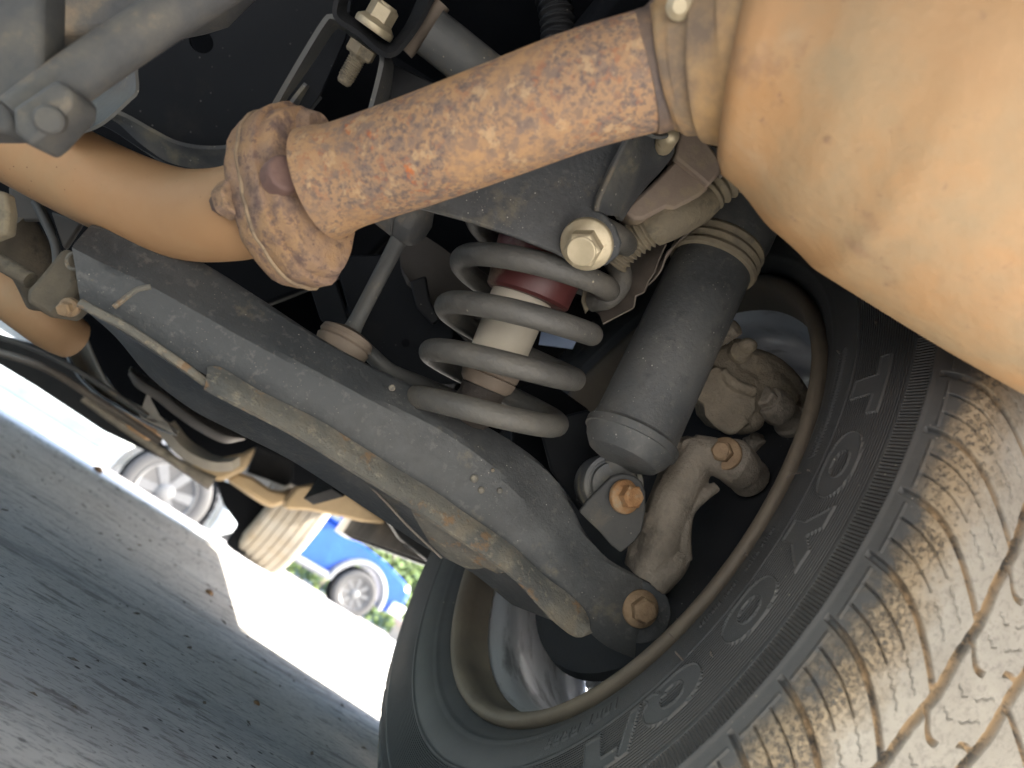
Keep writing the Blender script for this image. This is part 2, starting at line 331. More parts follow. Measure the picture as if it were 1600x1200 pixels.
# ---- exhaust
EX = part(sweep(MB(), [at(-130, 130, .47), at(0, 205, .475), at(150, 285, .478), at(270, 332, .47), at(360, 335, .455), at(430, 312, .44)], [.0285]*6, 36, 50), 'front_exhaust_pipe', M_tan, 'smooth tan rusted exhaust pipe curving in from the left')
TP = part(sweep(MB(), [at(500, 288, .412), at(520, 281, .410), at(545, 273, .408), at(650, 238, .397), at(780, 190, .383), at(900, 145, .373), at(1000, 116, .366), at(1060, 100, .362)],
          [.0315, .0305, .0288, .0287, .0287, .0287, .0287, .0287], 40, 60), 'rear_exhaust_pipe', M_rustpipe, 'speckled orange and purple rusted pipe running into the muffler')
ax = (at(520, 281, .410)-at(400, 325, .446)).normalized()
e_long = (at(510, 420, .43)-at(425, 200, .43)); e_long = (e_long-ax*e_long.dot(ax)).normalized()
e_short = ax.cross(e_long)
def outline(c, s, L1, L2, wd, ph=0):
    pts = []
    for k in range(64):
        q = 2*math.pi*k/64; ca, sa = math.cos(q), math.sin(q); L_ = L1 if ca > 0 else L2
        r1 = s/math.sqrt((ca/L_)**2+(sa/wd)**2)*(1+.018*math.sin(5*q+1+ph)+.012*math.sin(11*q+ph)+.008*math.sin(19*q))
        pts.append(c+e_long*(ca*r1*(1-.06*abs(ca)**3))+e_short*(sa*r1))
    return pts
def flange(name, secs, label):
    mb = MB(); vs = []; n = len(secs)
    for (t, s) in secs: vs += outline(at(476, 296, .421)+ax*t, s, .0575, .054, .0322, t*40)
    fs = [(i*64+k, i*64+(k+1) % 64, (i+1)*64+(k+1) % 64, (i+1)*64+k) for i in range(n-1) for k in range(64)]+[tuple(range(64)), tuple(range((n-1)*64, n*64))]
    mb.add(vs, fs); return part(mb, name, M_flange, label, angle=45)
f1 = flange('flange', [(-.0135, .985), (-.0125, 1.0), (-.0015, 1.0), (-.0005, .985), (.0, .93), (.0075, .90), (.0085, .885), (.0095, .84)], 'flaky pink brown exhaust flange nearest the tail pipe')
f2 = flange('flange', [(-.029, .90), (-.0275, .95), (-.024, .985), (-.0175, 1.0), (-.0160, .99)], 'flaky tan exhaust flange on the front pipe side')
mb = MB()
cc = at(476, 296, .421)-ax*.0162
pts = outline(cc, 1.014, .0575, .054, .0322)
part(plate(mb, pts, ax*.0028), 'gasket', mat('pale gasket', [(.3, (.24, .17, .11)), (.7, (.38, .29, .19))], 60, .8, 0, .4, 200, blot=[((.12, .09, .07), 50, .5, .6, .7)]), 'pale gasket edge squeezed between the flanges', bevel=.001)
mb = MB(); lathe(mb, at(447, 270, .3895), ax*.85-CF*.4, [(-.012, .0100), (-.0015, .0100), (.0003, .0088), (.0006, .005)], 30); part(mb, 'bolt', M_darkrust, 'dark purple brown round bolt head in the flange', bevel=.0008)
mb = MB(); lathe(mb, at(362, 312, .415), -ax, [(-.006, .0112), (.003, .0115), (.006, .009), (.009, .0075), (.012, .0068)], 7); part(mb, 'nut', M_flange, 'crumbling rusted flange nut', bevel=.0012)
mb = MB(); lathe(mb, at(463, 213, .425), ax, [(-.035, .0125), (-.01, .0135), (.012, .0125), (.02, .008)], 24); part(mb, 'flange_boss', M_flange)
# muffler
dirM = (CR*.862+CD*.508-CF*.03).normalized()
mpath = [(1158, 82, .347, .0500), (1170, 83, .346, .0535), (1215, 92, .344, .0600), (1290, 108, .342, .0750), (1400, 135, .340, .0885), (1520, 182, .338, .0925), (1700, 290, .335, .0920), (2000, 455, .332, .0920), (2500, 730, .328, .092), (2530, 745, .328, .06)]
MUF = part(sweep(MB(), [at(*q[:3]) for q in mpath], [q[3] for q in mpath], 72, 110), 'muffler', M_muf, 'large tan rusted muffler, out of focus in the upper right', angle=60)
nk = [(1036, 107, .364, .0300), (1046, 104, .363, .0318), (1060, 100, .361, .0338), (1074, 97, .359, .0345), (1086, 94, .357, .0350), (1092, 93, .356, .0352), (1100, 92, .355, .0382), (1115, 90, .353, .0402), (1140, 86, .35, .0432), (1156, 83, .348, .0452), (1175, 82, .346, .0480)]
part(sweep(MB(), [at(*q[:3]) for q in nk], [q[3] for q in nk], 56, 90), 'muffler_neck', M_neck, 'welded neck joining pipe and muffler', parent=MUF)
part(sweep(MB(), [at(1004, 118, .3655), at(1016, 114, .365), at(1028, 110, .3645), at(1040, 106, .364), at(1052, 102, .363)], [.0288, .0296, .0294, .0312, .0318], 56, 40),
     'weld_band', mat('burnt weld', [(.3, (.075, .065, .065)), (.5, (.17, .12, .09)), (.65, (.40, .25, .13))], 30, .75, .05, .5, 160, stretch=(1, 1, 1), blot=[((.07, .06, .065), 60, .5, .6, .8)]), 'burnt dark weld band where the pipe meets the muffler', parent=MUF)
mb = MB(); lathe(mb, at(1062, 10, .325), (at(1062, 10, .30)-at(1062, 10, .33)), [(-.01, .006), (.004, .006), (.007, .003)], 20); part(mb, 'weld_nut', M_zinc, parent=MUF)

# ---- lower control arm
def dl(x): return 1/(2.273-.455*(x-140)/863)
def L(pts, off=0.0): return [at(x, y, dl(x)+off) for x, y in pts]
top = [(143, 350), (190, 362), (250, 378), (320, 412), (400, 462), (500, 527), (570, 566), (640, 600), (740, 655), (800, 690), (850, 728), (885, 775), (910, 825), (945, 868), (985, 892), (1018, 908)]
cre = [(112, 385), (170, 420), (240, 450), (320, 492), (400, 536), (470, 570), (535, 603), (590, 628), (695, 672), (750, 712), (795, 755), (830, 800), (862, 845), (905, 895), (955, 925), (1000, 940)]
low = [(126, 478), (180, 505), (240, 540), (320, 585), (400, 625), (470, 660), (540, 695), (590, 727), (660, 768), (725, 812), (775, 850), (820, 890), (862, 925), (900, 968), (945, 1008), (992, 1030)]
def L2(pts, f): return [at(x, y, dl(x)+f(x)) for x, y in pts]
tap = lambda x: min(1, max(.06, (985-x)/190))
armrails = [L2([(x+6, y+12) for x, y in top], lambda x: .058), L2([(x+2, y+4) for x, y in top], lambda x: .004+.026*tap(x)), L2(top, lambda x: .001+.017*tap(x)),
            L2(cre, lambda x: 0), L2([(a*.45+c*.55, b*.45+e*.55) for (a, b), (c, e) in zip(cre, low)], lambda x: .0), L2(low, lambda x: .004)]
ARM = part(rails(MB(), armrails, .004, 130, 5, smooth_across=False), 'lower_control_arm', M_arm, 'long dusty black stamped steel arm running from upper left down to the wheel', angle=16, bevel=0)
m_ = ARM.modifiers.new('bevel', 'BEVEL'); m_.width = .0035; m_.segments = 3; m_.limit_method = 'ANGLE'; m_.angle_limit = RAD(16)
mb = MB(); c = at(1000, 957, .5515); rr = .0235
plate(mb, [c+(CR*math.cos(a)+CD*math.sin(a))*rr for a in np.linspace(0, 2*math.pi, 40, endpoint=False)], CF*.005); part(mb, 'arm_eye', M_arm, 'rounded end of the arm round its bolt', parent=ARM, bevel=.001)
lt = [(324, 573), (345, 574), (400, 607), (450, 632), (500, 657), (560, 694), (625, 735), (680, 768), (725, 800), (800, 852), (850, 899), (885, 925), (910, 948), (921, 968)]
lb = [(321, 604), (345, 618), (400, 646), (450, 672), (500, 702), (560, 740), (600, 764), (645, 792), (690, 822), (800, 898), (845, 945), (875, 976), (905, 996), (922, 984)]
part(rails(MB(), [L(lt, -.001), L([((a+c)/2, (b+e)/2) for (a, b), (c, e) in zip(lt, lb)], -.010), L(lb, -.015)], .0035, 90, 4), 'lip', M_armdirt, 'pale dirt caked lower lip of the arm', parent=ARM, angle=60)
part(sweep(MB(), L([(124, 473), (160, 492), (200, 513), (260, 553), (322, 598)], -.003), [.0028]*5, 8, 40), 'edge_flange', M_armdirt, parent=ARM)
up_ = [(128, 480), (180, 512), (250, 558), (322, 604), (400, 644), (500, 700), (600, 763), (690, 820), (760, 870), (830, 925), (875, 975)]
dn_ = [(142, 492), (182, 528), (235, 590), (300, 640), (365, 674), (430, 706), (485, 738), (607, 818), (677, 863), (735, 893), (800, 945)]
part(rails(MB(), [L(up_, .003), L([((a+c)/2, (b+e)/2) for (a, b), (c, e) in zip(up_, dn_)], .03), L(dn_, .055)], .004, 70, 4), 'inner_web', M_arm, 'dark underside channel of the arm', parent=ARM)
part(rails(MB(), [L([(640, 790), (690, 822), (740, 858), (790, 893)], .0), L([(650, 812), (690, 845), (735, 873), (778, 897)], .012), L([(672, 850), (698, 872), (735, 889), (770, 884)], .03)], .003, 30, 5), 'spring_seat', M_armdirt, 'rounded pressed cup under the spring', parent=ARM)
part(sweep(MB(), L([(560, 742), (600, 782), (640, 825), (690, 872)], .018), [.0009]*4, 8, 30), 'seam_edge', M_sheet, parent=ARM)
mb = MB(); lathe(mb, at(985, 1020, .60), -CF, [(0, .001), (.001, .001)], 8)
toV = -V(0, 1, 0)
bax = (toV*.92+V(-.15, 0, -.1)).normalized()
bolt('bolt', at(1000, 951, .549), bax, .0142, .0098, .0125, M_bolt2, ARM, 'brown flanged bolt at the wheel end of the arm', .1)
# scuffs on the arm: the dark patch of a welded plate
pp = [(730, 760), (745, 742), (800, 752), (850, 790), (880, 830), (890, 870), (860, 880), (800, 850), (755, 810)]
mb = MB()
for (x, y, r) in [(741, 748, .0028), (752, 766, .0024), (781, 767, .0020), (612, 606, .0022), (658, 626, .0016), (770, 735, .0014)]:
    lathe(mb, at(x, y, dl(x)-.0016), -CF, [(-.004, r), (0, r), (.0006, r*.7), (.0005, r*.2)], 14)
part(mb, 'weld_spatter', M_armdirt, 'little round pale blobs of weld spatter on the arm', parent=ARM, kind='stuff')

# weld beads and runs at the inner end of the arm
for pts_, r_ in (([(128, 398), (112, 396), (104, 406), (108, 418), (122, 420), (130, 408)], .0011), ([(150, 420), (134, 420), (122, 428), (128, 438), (146, 438)], .0009), ([(236, 448), (216, 452), (198, 464), (178, 480)], .0018)):
    mb = sweep(MB(), [at(x, y, dl(x)-.0012+(.009 if y < 440 and x < 140 else .004)*(1 if y < 436 else .4)) for x, y in pts_], [r_]*len(pts_), 8, 40)
    part(mb, 'weld_bead', M_armdirt, parent=ARM)
# bushing at the inner end of the arm
mb = MB(); bp = [(97, 384), (118, 400), (121, 450), (100, 480), (82, 500), (38, 474), (40, 452), (58, 432)]
BUSH = part(plate(mb, [at(x, y, .455) for x, y in bp], CF*.03), 'arm_bushing', M_bush, 'dusty brown rubber bushing at the inner end of the arm', bevel=.004)
bolt('bolt', at(109, 480, .45), (-CF+CD*.3), .006, .0045, .008, M_bolt2, BUSH)
part(sweep(MB(), [at(-30, 392, .47), at(0, 410, .468), at(30, 427, .466), at(48, 438, .465)], [.0052]*4, 14, 10), 'bushing_bolt', M_bush, 'dusty bolt shank beside the bushing')

# ---- coil spring and bump stop
sb, st = at(741, 693, .532), at(867, 343, .535)
axs = (st-sb).normalized(); e1, e2, _ = basis(axs)
# start angle so the lower end lies at the near right
ref = (CR - axs*CR.dot(axs)).normalized(); ref2 = axs.cross(ref)
pts = []; NT = 5.0; K = 300; Ls = (st-sb).length
for i in range(K):
    u = .05+.95*i/(K-1); a = 2*math.pi*NT*u + 0.15
    pts.append(sb+axs*(u*Ls)+(ref*math.cos(a)+ref2*math.sin(a))*(.0510+.0035*u))
part(sweep(MB(), pts, [.0082]*K, 18, K), 'coil_spring', M_spring, 'dusty grey coil spring standing on the control arm', angle=80)
def along(u, side=0): return sb+axs*(u*Ls)
mb = MB(); lathe(mb, along(0), axs, [(.645*Ls, .0285), (.657*Ls, .031), (.85*Ls, .0345), (1.12*Ls, .035)], 48); part(mb, 'spring_cup', M_maroon, 'maroon cup at the top of the spring')
lp = lambda u: at(746+(872-746)*u, 668+(318-668)*u, .533)
s0, s1 = at(773, 565, .533), at(836, 415, .535); ax2 = (s1-s0).normalized(); l2 = (s1-s0).length
mb = MB(); lathe(mb, s0, ax2, [(0, .0195), (.0015, .0205), (l2*.5, .0212), (l2*.52, .0222), (l2*1.1, .0226)], 44); part(mb, 'bump_stop', M_white, 'aged white cylinder inside the coil spring')
s0 = at(757, 606, .533)
mb = MB(); lathe(mb, s0, ax2, [(0, .0165), (.003, .0195), (.009, .0208), (.0098, .0195), (.0108, .0208), (.019, .0215), (.021, .020)], 44); part(mb, 'bump_stop_ring', M_brown, 'brown ring below the white bump stop')
mb = MB(); lathe(mb, at(735, 655, .532), ax2, [(-.006, .006), (-.003, .0125), (.004, .0165), (.011, .0172), (.018, .016), (.024, .0165)], 40); part(mb, 'bump_rubber', M_rubber, 'dark cracked rubber bumper at the spring foot')

# ---- sway bar link
l0, l1 = at(540, 535, .54), at(630, 362, .56)
LINK = part(sweep(MB(), [l0, l0.lerp(l1, .08), l0.lerp(l1, .2), l0.lerp(l1, .8), l1], [.0075, .0078, .006, .0062, .0075], 20, 24), 'sway_bar_link', M_grey, 'grey rod linking the sway bar, left of the spring')
ab = (at(560, 512, .55)-at(520, 548, .52)).normalized()
mb = MB(); lathe(mb, at(532, 546, .538), (CD*.86-CR*.42-CF*.25), [(-.016, .010), (-.012, .0195), (-.008, .0205), (-.006, .019), (-.004, .0205), (.004, .0185), (.012, .0165)], 36); part(mb, 'ball_joint_boot', M_brown, 'brown round dust boot at the foot of the link', parent=LINK)
mb = MB(); lathe(mb, at(641, 345, .555), (CR*.75+CD*.55-CF*.25), [(-.028, .012), (-.024, .017), (-.006, .0178), (-.0045, .0165), (-.003, .0178)], 32); lathe(mb, at(641, 345, .555), (CR*.75+CD*.55-CF*.25), [(-.003, .0175), (.006, .0182), (.011, .0150), (.0125, .009)], 8); part(mb, 'ball_joint', M_bracket, 'faceted ball joint at the top of the link', parent=LINK, bevel=.001)
part(sweep(MB(), [at(430, 580, .68), at(500, 556, .62), at(548, 530, .585), at(575, 550, .575), at(610, 580, .58), at(660, 600, .60), at(720, 625, .64)], [.0062]*7, 16, 40), 'sway_bar', M_grey, 'slim grey bent bar behind the spring')

# ---- shock absorber
b0, b1 = at(988, 682, .525), at(1116, 408, .566); axk = (b1-b0).normalized(); lk = (b1-b0).length
mb = MB(); lathe(mb, b0, axk, [(-.021, .008), (-.0205, .018), (-.0175, .0255), (-.011, .0305), (-.005, .0332), (-.0045, .0345), (.0005, .0348), (.0015, .0342), (.0028, .0318), (.004, .0312), (lk*.5, .0309), (lk*1.0, .0307)], 56)
SH = part(mb, 'shock_absorber', M_shock, 'thick grey black shock absorber tube leaning beside the spring', angle=24)
mb = MB(); t0 = lk*.955
pr_ = [(t0, .0308)]
for k in range(3): pr_ += [(t0+.001+k*.0075, .0335), (t0+.004+k*.0075, .0345), (t0+.0065+k*.0075, .0335), (t0+.0072+k*.0075, .0322)]
pr_ += [(t0+.024, .032)]
lathe(mb, b0, axk, pr_, 56); part(mb, 'dust_cover_ribs', M_dustrub, 'ribbed dust cover rings round the shock', parent=SH)
mb = MB(); lathe(mb, b0, axk, [(t0+.022, .0332), (t0+.03, .0345), (t0+.075, .0352), (t0+.16, .0352)], 48); part(mb, 'dust_cover', M_shock, 'upper dust cover of the shock', parent=SH)
ey = at(952, 757, .545); eax = (-V(0, 1, 0)*.94+V(-.25, 0, -.15)).normalized()
mb = MB(); lathe(mb, ey, eax, [(-.022, .0205), (-.021, .0225), (.013, .0225), (.0145, .0215), (.0145, .0185), (.012, .0178), (.012, .0165), (.015, .0155), (.0155, .009)], 44); part(mb, 'shock_eye', M_arm2, 'round eye bushing at the foot of the shock', parent=SH)
part(sweep(MB(), [at(957, 738, .545), at(975, 708, .535), at(985, 690, .53)], [.013, .0105, .013], 16, 12), 'eye_stem', M_grey, parent=SH)
mb = MB(); cp = [(943, 757), (955, 745), (972, 740), (990, 743), (1003, 753), (1009, 770), (1009, 795), (1003, 830), (992, 847), (970, 864), (955, 852), (938, 832), (905, 800), (918, 782)]
CLV = part(plate(mb, [at(x, y, .5195) for x, y in cp], CF*.006), 'shock_bracket', M_brk, 'pointed dark bracket plate holding the shock eye', bevel=.0012)
bolt('bolt', at(976, 776, .5185), (-V(0, 1, 0)+V(.05, 0, .02)).normalized(), .0122, .0085, .0125, M_rbolt, CLV, 'orange rusty flanged bolt through the shock eye', .5)

# ---- upper link bracket over the spring
bp = [(645, 322), (700, 300), (760, 270), (860, 220), (985, 190), (1000, 205), (975, 250), (952, 290), (934, 328), (948, 336), (962, 352), (972, 378), (967, 398), (950, 412), (925, 418), (895, 408), (862, 392), (800, 368), (720, 342)]
UL = part(plate(MB(), [at(x, y, .462+.00002*(x-650)) for x, y in bp], CF*.006), 'upper_link', M_arm, 'dark grey stamped link passing above the spring', bevel=.0015)
part(rails(MB(), [[at(983, 213, .463), at(972, 236, .463), at(958, 262, .463), at(947, 286, .463), at(936, 312, .463), at(933, 328, .463)],
                  [at(1003, 207, .470), at(990, 238, .470), at(976, 266, .470), at(966, 290, .470), at(955, 316, .470), at(950, 336, .470)],
                  [at(1025, 213, .480), at(1014, 240, .482), at(1000, 268, .482), at(988, 292, .482), at(974, 318, .482), at(966, 338, .482)],
                  [at(1052, 206, .494), at(1054, 236, .496), at(1036, 264, .498), at(1012, 290, .498), at(990, 318, .496), at(972, 346, .492)]], .004, 40, 6), 'link_flange', M_arm2, 'scuffed folded flange of the upper link', parent=UL, angle=60)
part(sweep(MB(), [at(1060, 203, .474), at(1052, 207, .466), at(1030, 214, .462), at(1003, 206, .461), at(984, 212, .461), at(958, 262, .461), at(936, 312, .461), at(932, 330, .461)], [.0016]*8, 8, 60), 'folded_edge', M_grey, parent=UL)
mb = MB(); lathe(mb, at(1046, 212, .468), -CF, [(-.02, .0065), (.0, .0065), (.004, .005), (.006, .002)], 18); part(mb, 'stud', M_zinc, parent=UL)
bolt('bolt', at(917, 381, .458), (-CF*.86-CR*.28+CD*.42).normalized(), .0168, .0118, .0175, M_zinc, UL, 'pale yellow zinc bolt head in the upper link', .55)
# wiring boots, box and sheet right of the bolt
def bellows(path, r0, amp, nrib, m, name, label, n=120, seg=20):
    P = cat(path, n); rad = [r0+amp*math.sin(2*math.pi*nrib*i/(n-1)) for i in range(n)]
    return part(sweep(MB(), [Vector(p) for p in P], rad, seg, n), name, m, label, angle=80)
bellows([at(955, 408, .545), at(975, 385, .54), at(1000, 367, .535), at(1025, 352, .53)], .0125, .0011, 9, M_dustrub, 'corrugated_boot', 'dusty tan ribbed rubber boot beside the zinc bolt')
part(sweep(MB(), [at(1018, 358, .53), at(1040, 345, .525), at(1065, 332, .525), at(1092, 318, .53), at(1115, 300, .535)], [.0135, .0150, .0150, .0140, .0115], 22, 30), 'cable_sleeve', M_dustrub, 'dusty tan cable sleeve running up to the muffler')
bellows([at(1108, 305, .53), at(1130, 288, .53), at(1155, 272, .53), at(1185, 255, .53)], .0118, .0014, 6, M_dustrub, 'corrugated_boot', 'ribbed tan hose end under the muffler')
bp = [(975, 330), (985, 318), (1015, 290), (1055, 248), (1110, 292), (1095, 305), (1055, 328), (1040, 325), (1005, 343), (990, 343)]
BX = part(plate(MB(), [at(x, y, .508) for x, y in bp], CF*.035), 'sensor_box', M_box, 'dusty brown plastic box tucked under the muffler', bevel=.0025)
bp = [(1055, 246), (1062, 205), (1095, 205), (1128, 252), (1126, 270), (1108, 290)]
part(plate(MB(), [at(x, y, .500) for x, y in bp], CF*.03), 'box_lid', M_box, 'upper stepped half of the dusty box', parent=BX, bevel=.002)
bp = [(1098, 222), (1140, 240), (1175, 245), (1125, 275), (1128, 255)]
part(plate(MB(), [at(x, y, .512) for x, y in bp], CF*.006), 'box_bracket', M_grey, parent=BX)
part(sweep(MB(), [at(1122, 276, .506), at(1150, 260, .506), at(1178, 250, .506)], [.0018]*3, 8, 12), 'edge_strip', M_sheet, parent=BX)
SHT = part(rails(MB(), [[at(1190, 262, .545), at(1120, 325, .545), at(1050, 385, .545), at(1040, 398, .545)], [at(1150, 305, .555), at(1095, 345, .56), at(1046, 390, .55), at(1030, 425, .55)], [at(1118, 335, .58), at(1075, 365, .575), at(1035, 400, .565), at(1012, 445, .556)]], .0012, 40, 4), 'thin_shield', M_sheet, 'thin dusty sheet edge beside the shock', angle=60)
bp = [[(1040, 380), (1028, 408), (1022, 425), (1012, 440), (1006, 456), (992, 462), (990, 480), (975, 488), (942, 505)], [(1022, 378), (1010, 395), (998, 418), (985, 440), (980, 450), (972, 462), (965, 472), (952, 478), (935, 490)], [(1000, 385), (985, 400), (978, 420), (968, 440), (960, 455), (950, 463), (945, 470), (935, 475), (920, 480)]]
part(rails(MB(), [[at(x, y, .548) for x, y in bp[0]], [at(x, y, .562) for x, y in bp[1]], [at(x, y, .575) for x, y in bp[2]]], .0012, 50, 4, lin=True), 'shield_bracket', M_sheet, 'crumpled thin metal tab below the ribbed boot', angle=35)
part(sweep(MB(), [at(935, 380, .56), at(962, 410, .555), at(970, 440, .552), at(950, 465, .552), at(925, 470, .56)], [.0085]*5, 16, 24), 'spring_tail', M_spring, 'grey end of the topmost spring turn')
mb = MB(); bp = [(918, 420), (930, 425), (930, 470), (915, 490), (908, 470)]; plate(mb, [at(x, y, .556) for x, y in bp], CF*.004); part(mb, 'clip', M_dustrub)
mb = MB(); bp = [(858, 475), (880, 485), (876, 500), (855, 492)]; plate(mb, [at(x, y, .62) for x, y in bp], CF*.01); bp = [(846, 518), (902, 530), (895, 545), (842, 538)]; plate(mb, [at(x, y, .62) for x, y in bp], CF*.01)  # made-up plates in the blue of outside light glimpsed through the arch
part(mb, 'blue_daylight_patch', mat('pale blue daylight', [(.3, (.22, .32, .52)), (.7, (.28, .38, .58))], 10, .4, 0, 0), 'pale blue daylight patches put behind the white bump stop')

# ---- knuckle and brake caliper (cast lumps)
mb = MB()
def blob(mb, path, rad, seg=14, n=14): 
    return sweep(mb, [at(*p) for p in path], rad, seg, n)
blob(mb, [(1095, 700, .555), (1075, 735, .553), (1055, 775, .553), (1040, 815, .556), (1030, 855, .56), (1018, 895, .565)], [.0135, .0155, .0165, .0165, .0175, .018], 16, 20)
blob(mb, [(1062, 690, .56), (1048, 735, .56), (1028, 790, .562), (1008, 840, .565), (998, 885, .568)], [.008, .0085, .009, .0105, .0115])
blob(mb, [(1080, 700, .555), (1115, 712, .553), (1150, 727, .555)], [.011, .0140, .0155])
blob(mb, [(1060, 860, .556), (1048, 880, .556), (1020, 905, .56)], [.011, .013, .015])
lathe(mb, at(1140, 715, .553), (at(1180, 755, .575)-at(1128, 702, .545)).normalized(), [(-.004, .0135), (0, .0165), (.012, .017), (.02, .0165), (.022, .0155), (.034, .016), (.036, .0135)], 24)
plate(mb, [at(x, y, .549) for x, y in [(1068, 688), (1082, 683), (1122, 697), (1128, 715), (1112, 742), (1098, 775), (1078, 797), (1072, 838), (1076, 876), (1060, 893), (1022, 880), (1006, 842), (1022, 800), (1036, 760), (1050, 728)]], CF*.02)
sweep(mb, [at(1120, 760, .549), at(1098, 776, .547), at(1077, 800, .547), at(1071, 838, .548), at(1074, 876, .55)], [.0042, .0045, .0045, .0045, .004], 10, 30)
sweep(mb, [at(1044, 742, .549), at(1028, 785, .549), at(1008, 832, .551)], [.004, .004, .004], 10, 20)
KN = part(mb, 'knuckle', M_cast, 'tan grey cast knuckle arm beside the shock', remesh=.0017)
bolt('bolt', at(1133, 709, .545), (at(1100, 690, .50)-at(1140, 720, .56)).normalized(), .0125, .0078, .013, M_bolt2, KN, 'dull bolt in the knuckle boss', .2)
mb = MB(); plate(mb, [at(x, y, .552) for x, y in [(1008, 802), (1022, 802), (1020, 815), (1006, 832)]], CF*.004); part(mb, 'locating_tab', M_cast, parent=KN, bevel=.0008)
mb = MB()
def ell(mb, c, r, seg=16):
    vs = []; fs = []
    for i in range(9):
        t = math.pi*i/8
        for k in range(seg):
            a = 2*math.pi*k/seg; vs.append(c+CR*(r[0]*math.sin(t)*math.cos(a))+CD*(r[1]*math.sin(t)*math.sin(a)*1)+CF*(r[2]*math.cos(t)))
    for i in range(8):
        for k in range(seg): fs.append((i*seg+k, i*seg+(k+1) % seg, (i+1)*seg+(k+1) % seg, (i+1)*seg+k))
    return mb.add(vs, fs)
ell(mb, at(1140, 620, .59), (.029, .028, .026))
ell(mb, at(1120, 585, .595), (.024, .026, .025)); ell(mb, at(1158, 655, .585), (.018, .0125, .018))
blob(mb, [(1120, 575, .59), (1160, 570, .59), (1205, 585, .60), (1240, 620, .61), (1262, 660, .62)], [.013, .015, .015, .013, .010])
blob(mb, [(1140, 560, .59), (1150, 548, .582), (1158, 540, .576)], [.010, .0085, .0075])
blob(mb, [(1170, 610, .585), (1200, 600, .59), (1230, 625, .60)], [.014, .013, .012])
plate(mb, [at(x, y, .566) for x, y in [(1096, 585), (1120, 572), (1150, 590), (1180, 612), (1182, 640), (1160, 668), (1140, 677), (1118, 668), (1102, 650), (1100, 632), (1086, 622)]], CF*.03)
for p_, r_ in (([(1128, 580, .568), (1150, 602, .564), (1180, 612, .566)], .0045), ([(1180, 590, .585), (1215, 602, .59), (1245, 640, .60)], .005), ([(1120, 660, .568), (1142, 672, .568), (1165, 655, .568)], .004)): sweep(mb, [at(*q) for q in p_], [r_]*3, 10, 24)
CA = part(mb, 'brake_caliper', M_cal, 'dusty tan brake caliper inside the wheel', remesh=.0016)
mb = MB(); a_ = (at(1165, 545, .56)-at(1140, 560, .59)).normalized()
lathe(mb, at(1152, 553, .578), a_, [(0, .0085), (.008, .0085), (.011, .006)], 18); ell(mb, at(1168, 540, .568), (.0075, .006, .006)); part(mb, 'bleeder_cap', M_cal, 'rounded bleeder cap on the caliper', parent=CA)
mb = MB(); a_ = (at(1148, 512, .575)-at(1122, 527, .585)).normalized(); hexprism(mb, at(1122, 528, .583), a_, .0075, 0, .010); lathe(mb, at(1122, 528, .583), a_, [(.0095, .0062), (.0105, .0072), (.0175, .0068), (.0185, .004)], 18); part(mb, 'brake_fitting', M_cast, 'hexagonal brake hose fitting', parent=CA, bevel=.0004)
mb = MB(); a_ = (at(1250, 672, .60)-at(1195, 620, .575)).normalized(); o_ = at(1195, 620, .572)
hexprism(mb, o_, -a_, .0088, -.008, .003); lathe(mb, o_, a_, [(.004, .011), (.010, .0135), (.022, .0135), (.024, .0115), (.034, .0118), (.036, .014), (.046, .0142), (.05, .011)], 24); part(mb, 'guide_pin', M_cast, 'caliper guide pin with round boot', parent=CA, bevel=.0004)
mb = MB(); blob(mb, [(1165, 720, .60), (1190, 745, .59), (1215, 740, .585), (1240, 690, .60), (1255, 660, .61)], [.010, .0115, .010, .010, .009]); blob(mb, [(1165, 700, .61), (1190, 695, .61), (1215, 700, .61)], [.009, .009, .009]); blob(mb, [(1175, 685, .61), (1190, 700, .60)], [.007, .007]); part(mb, 'caliper_bracket', M_cast, 'dark cast bracket under the caliper', remesh=.0018)
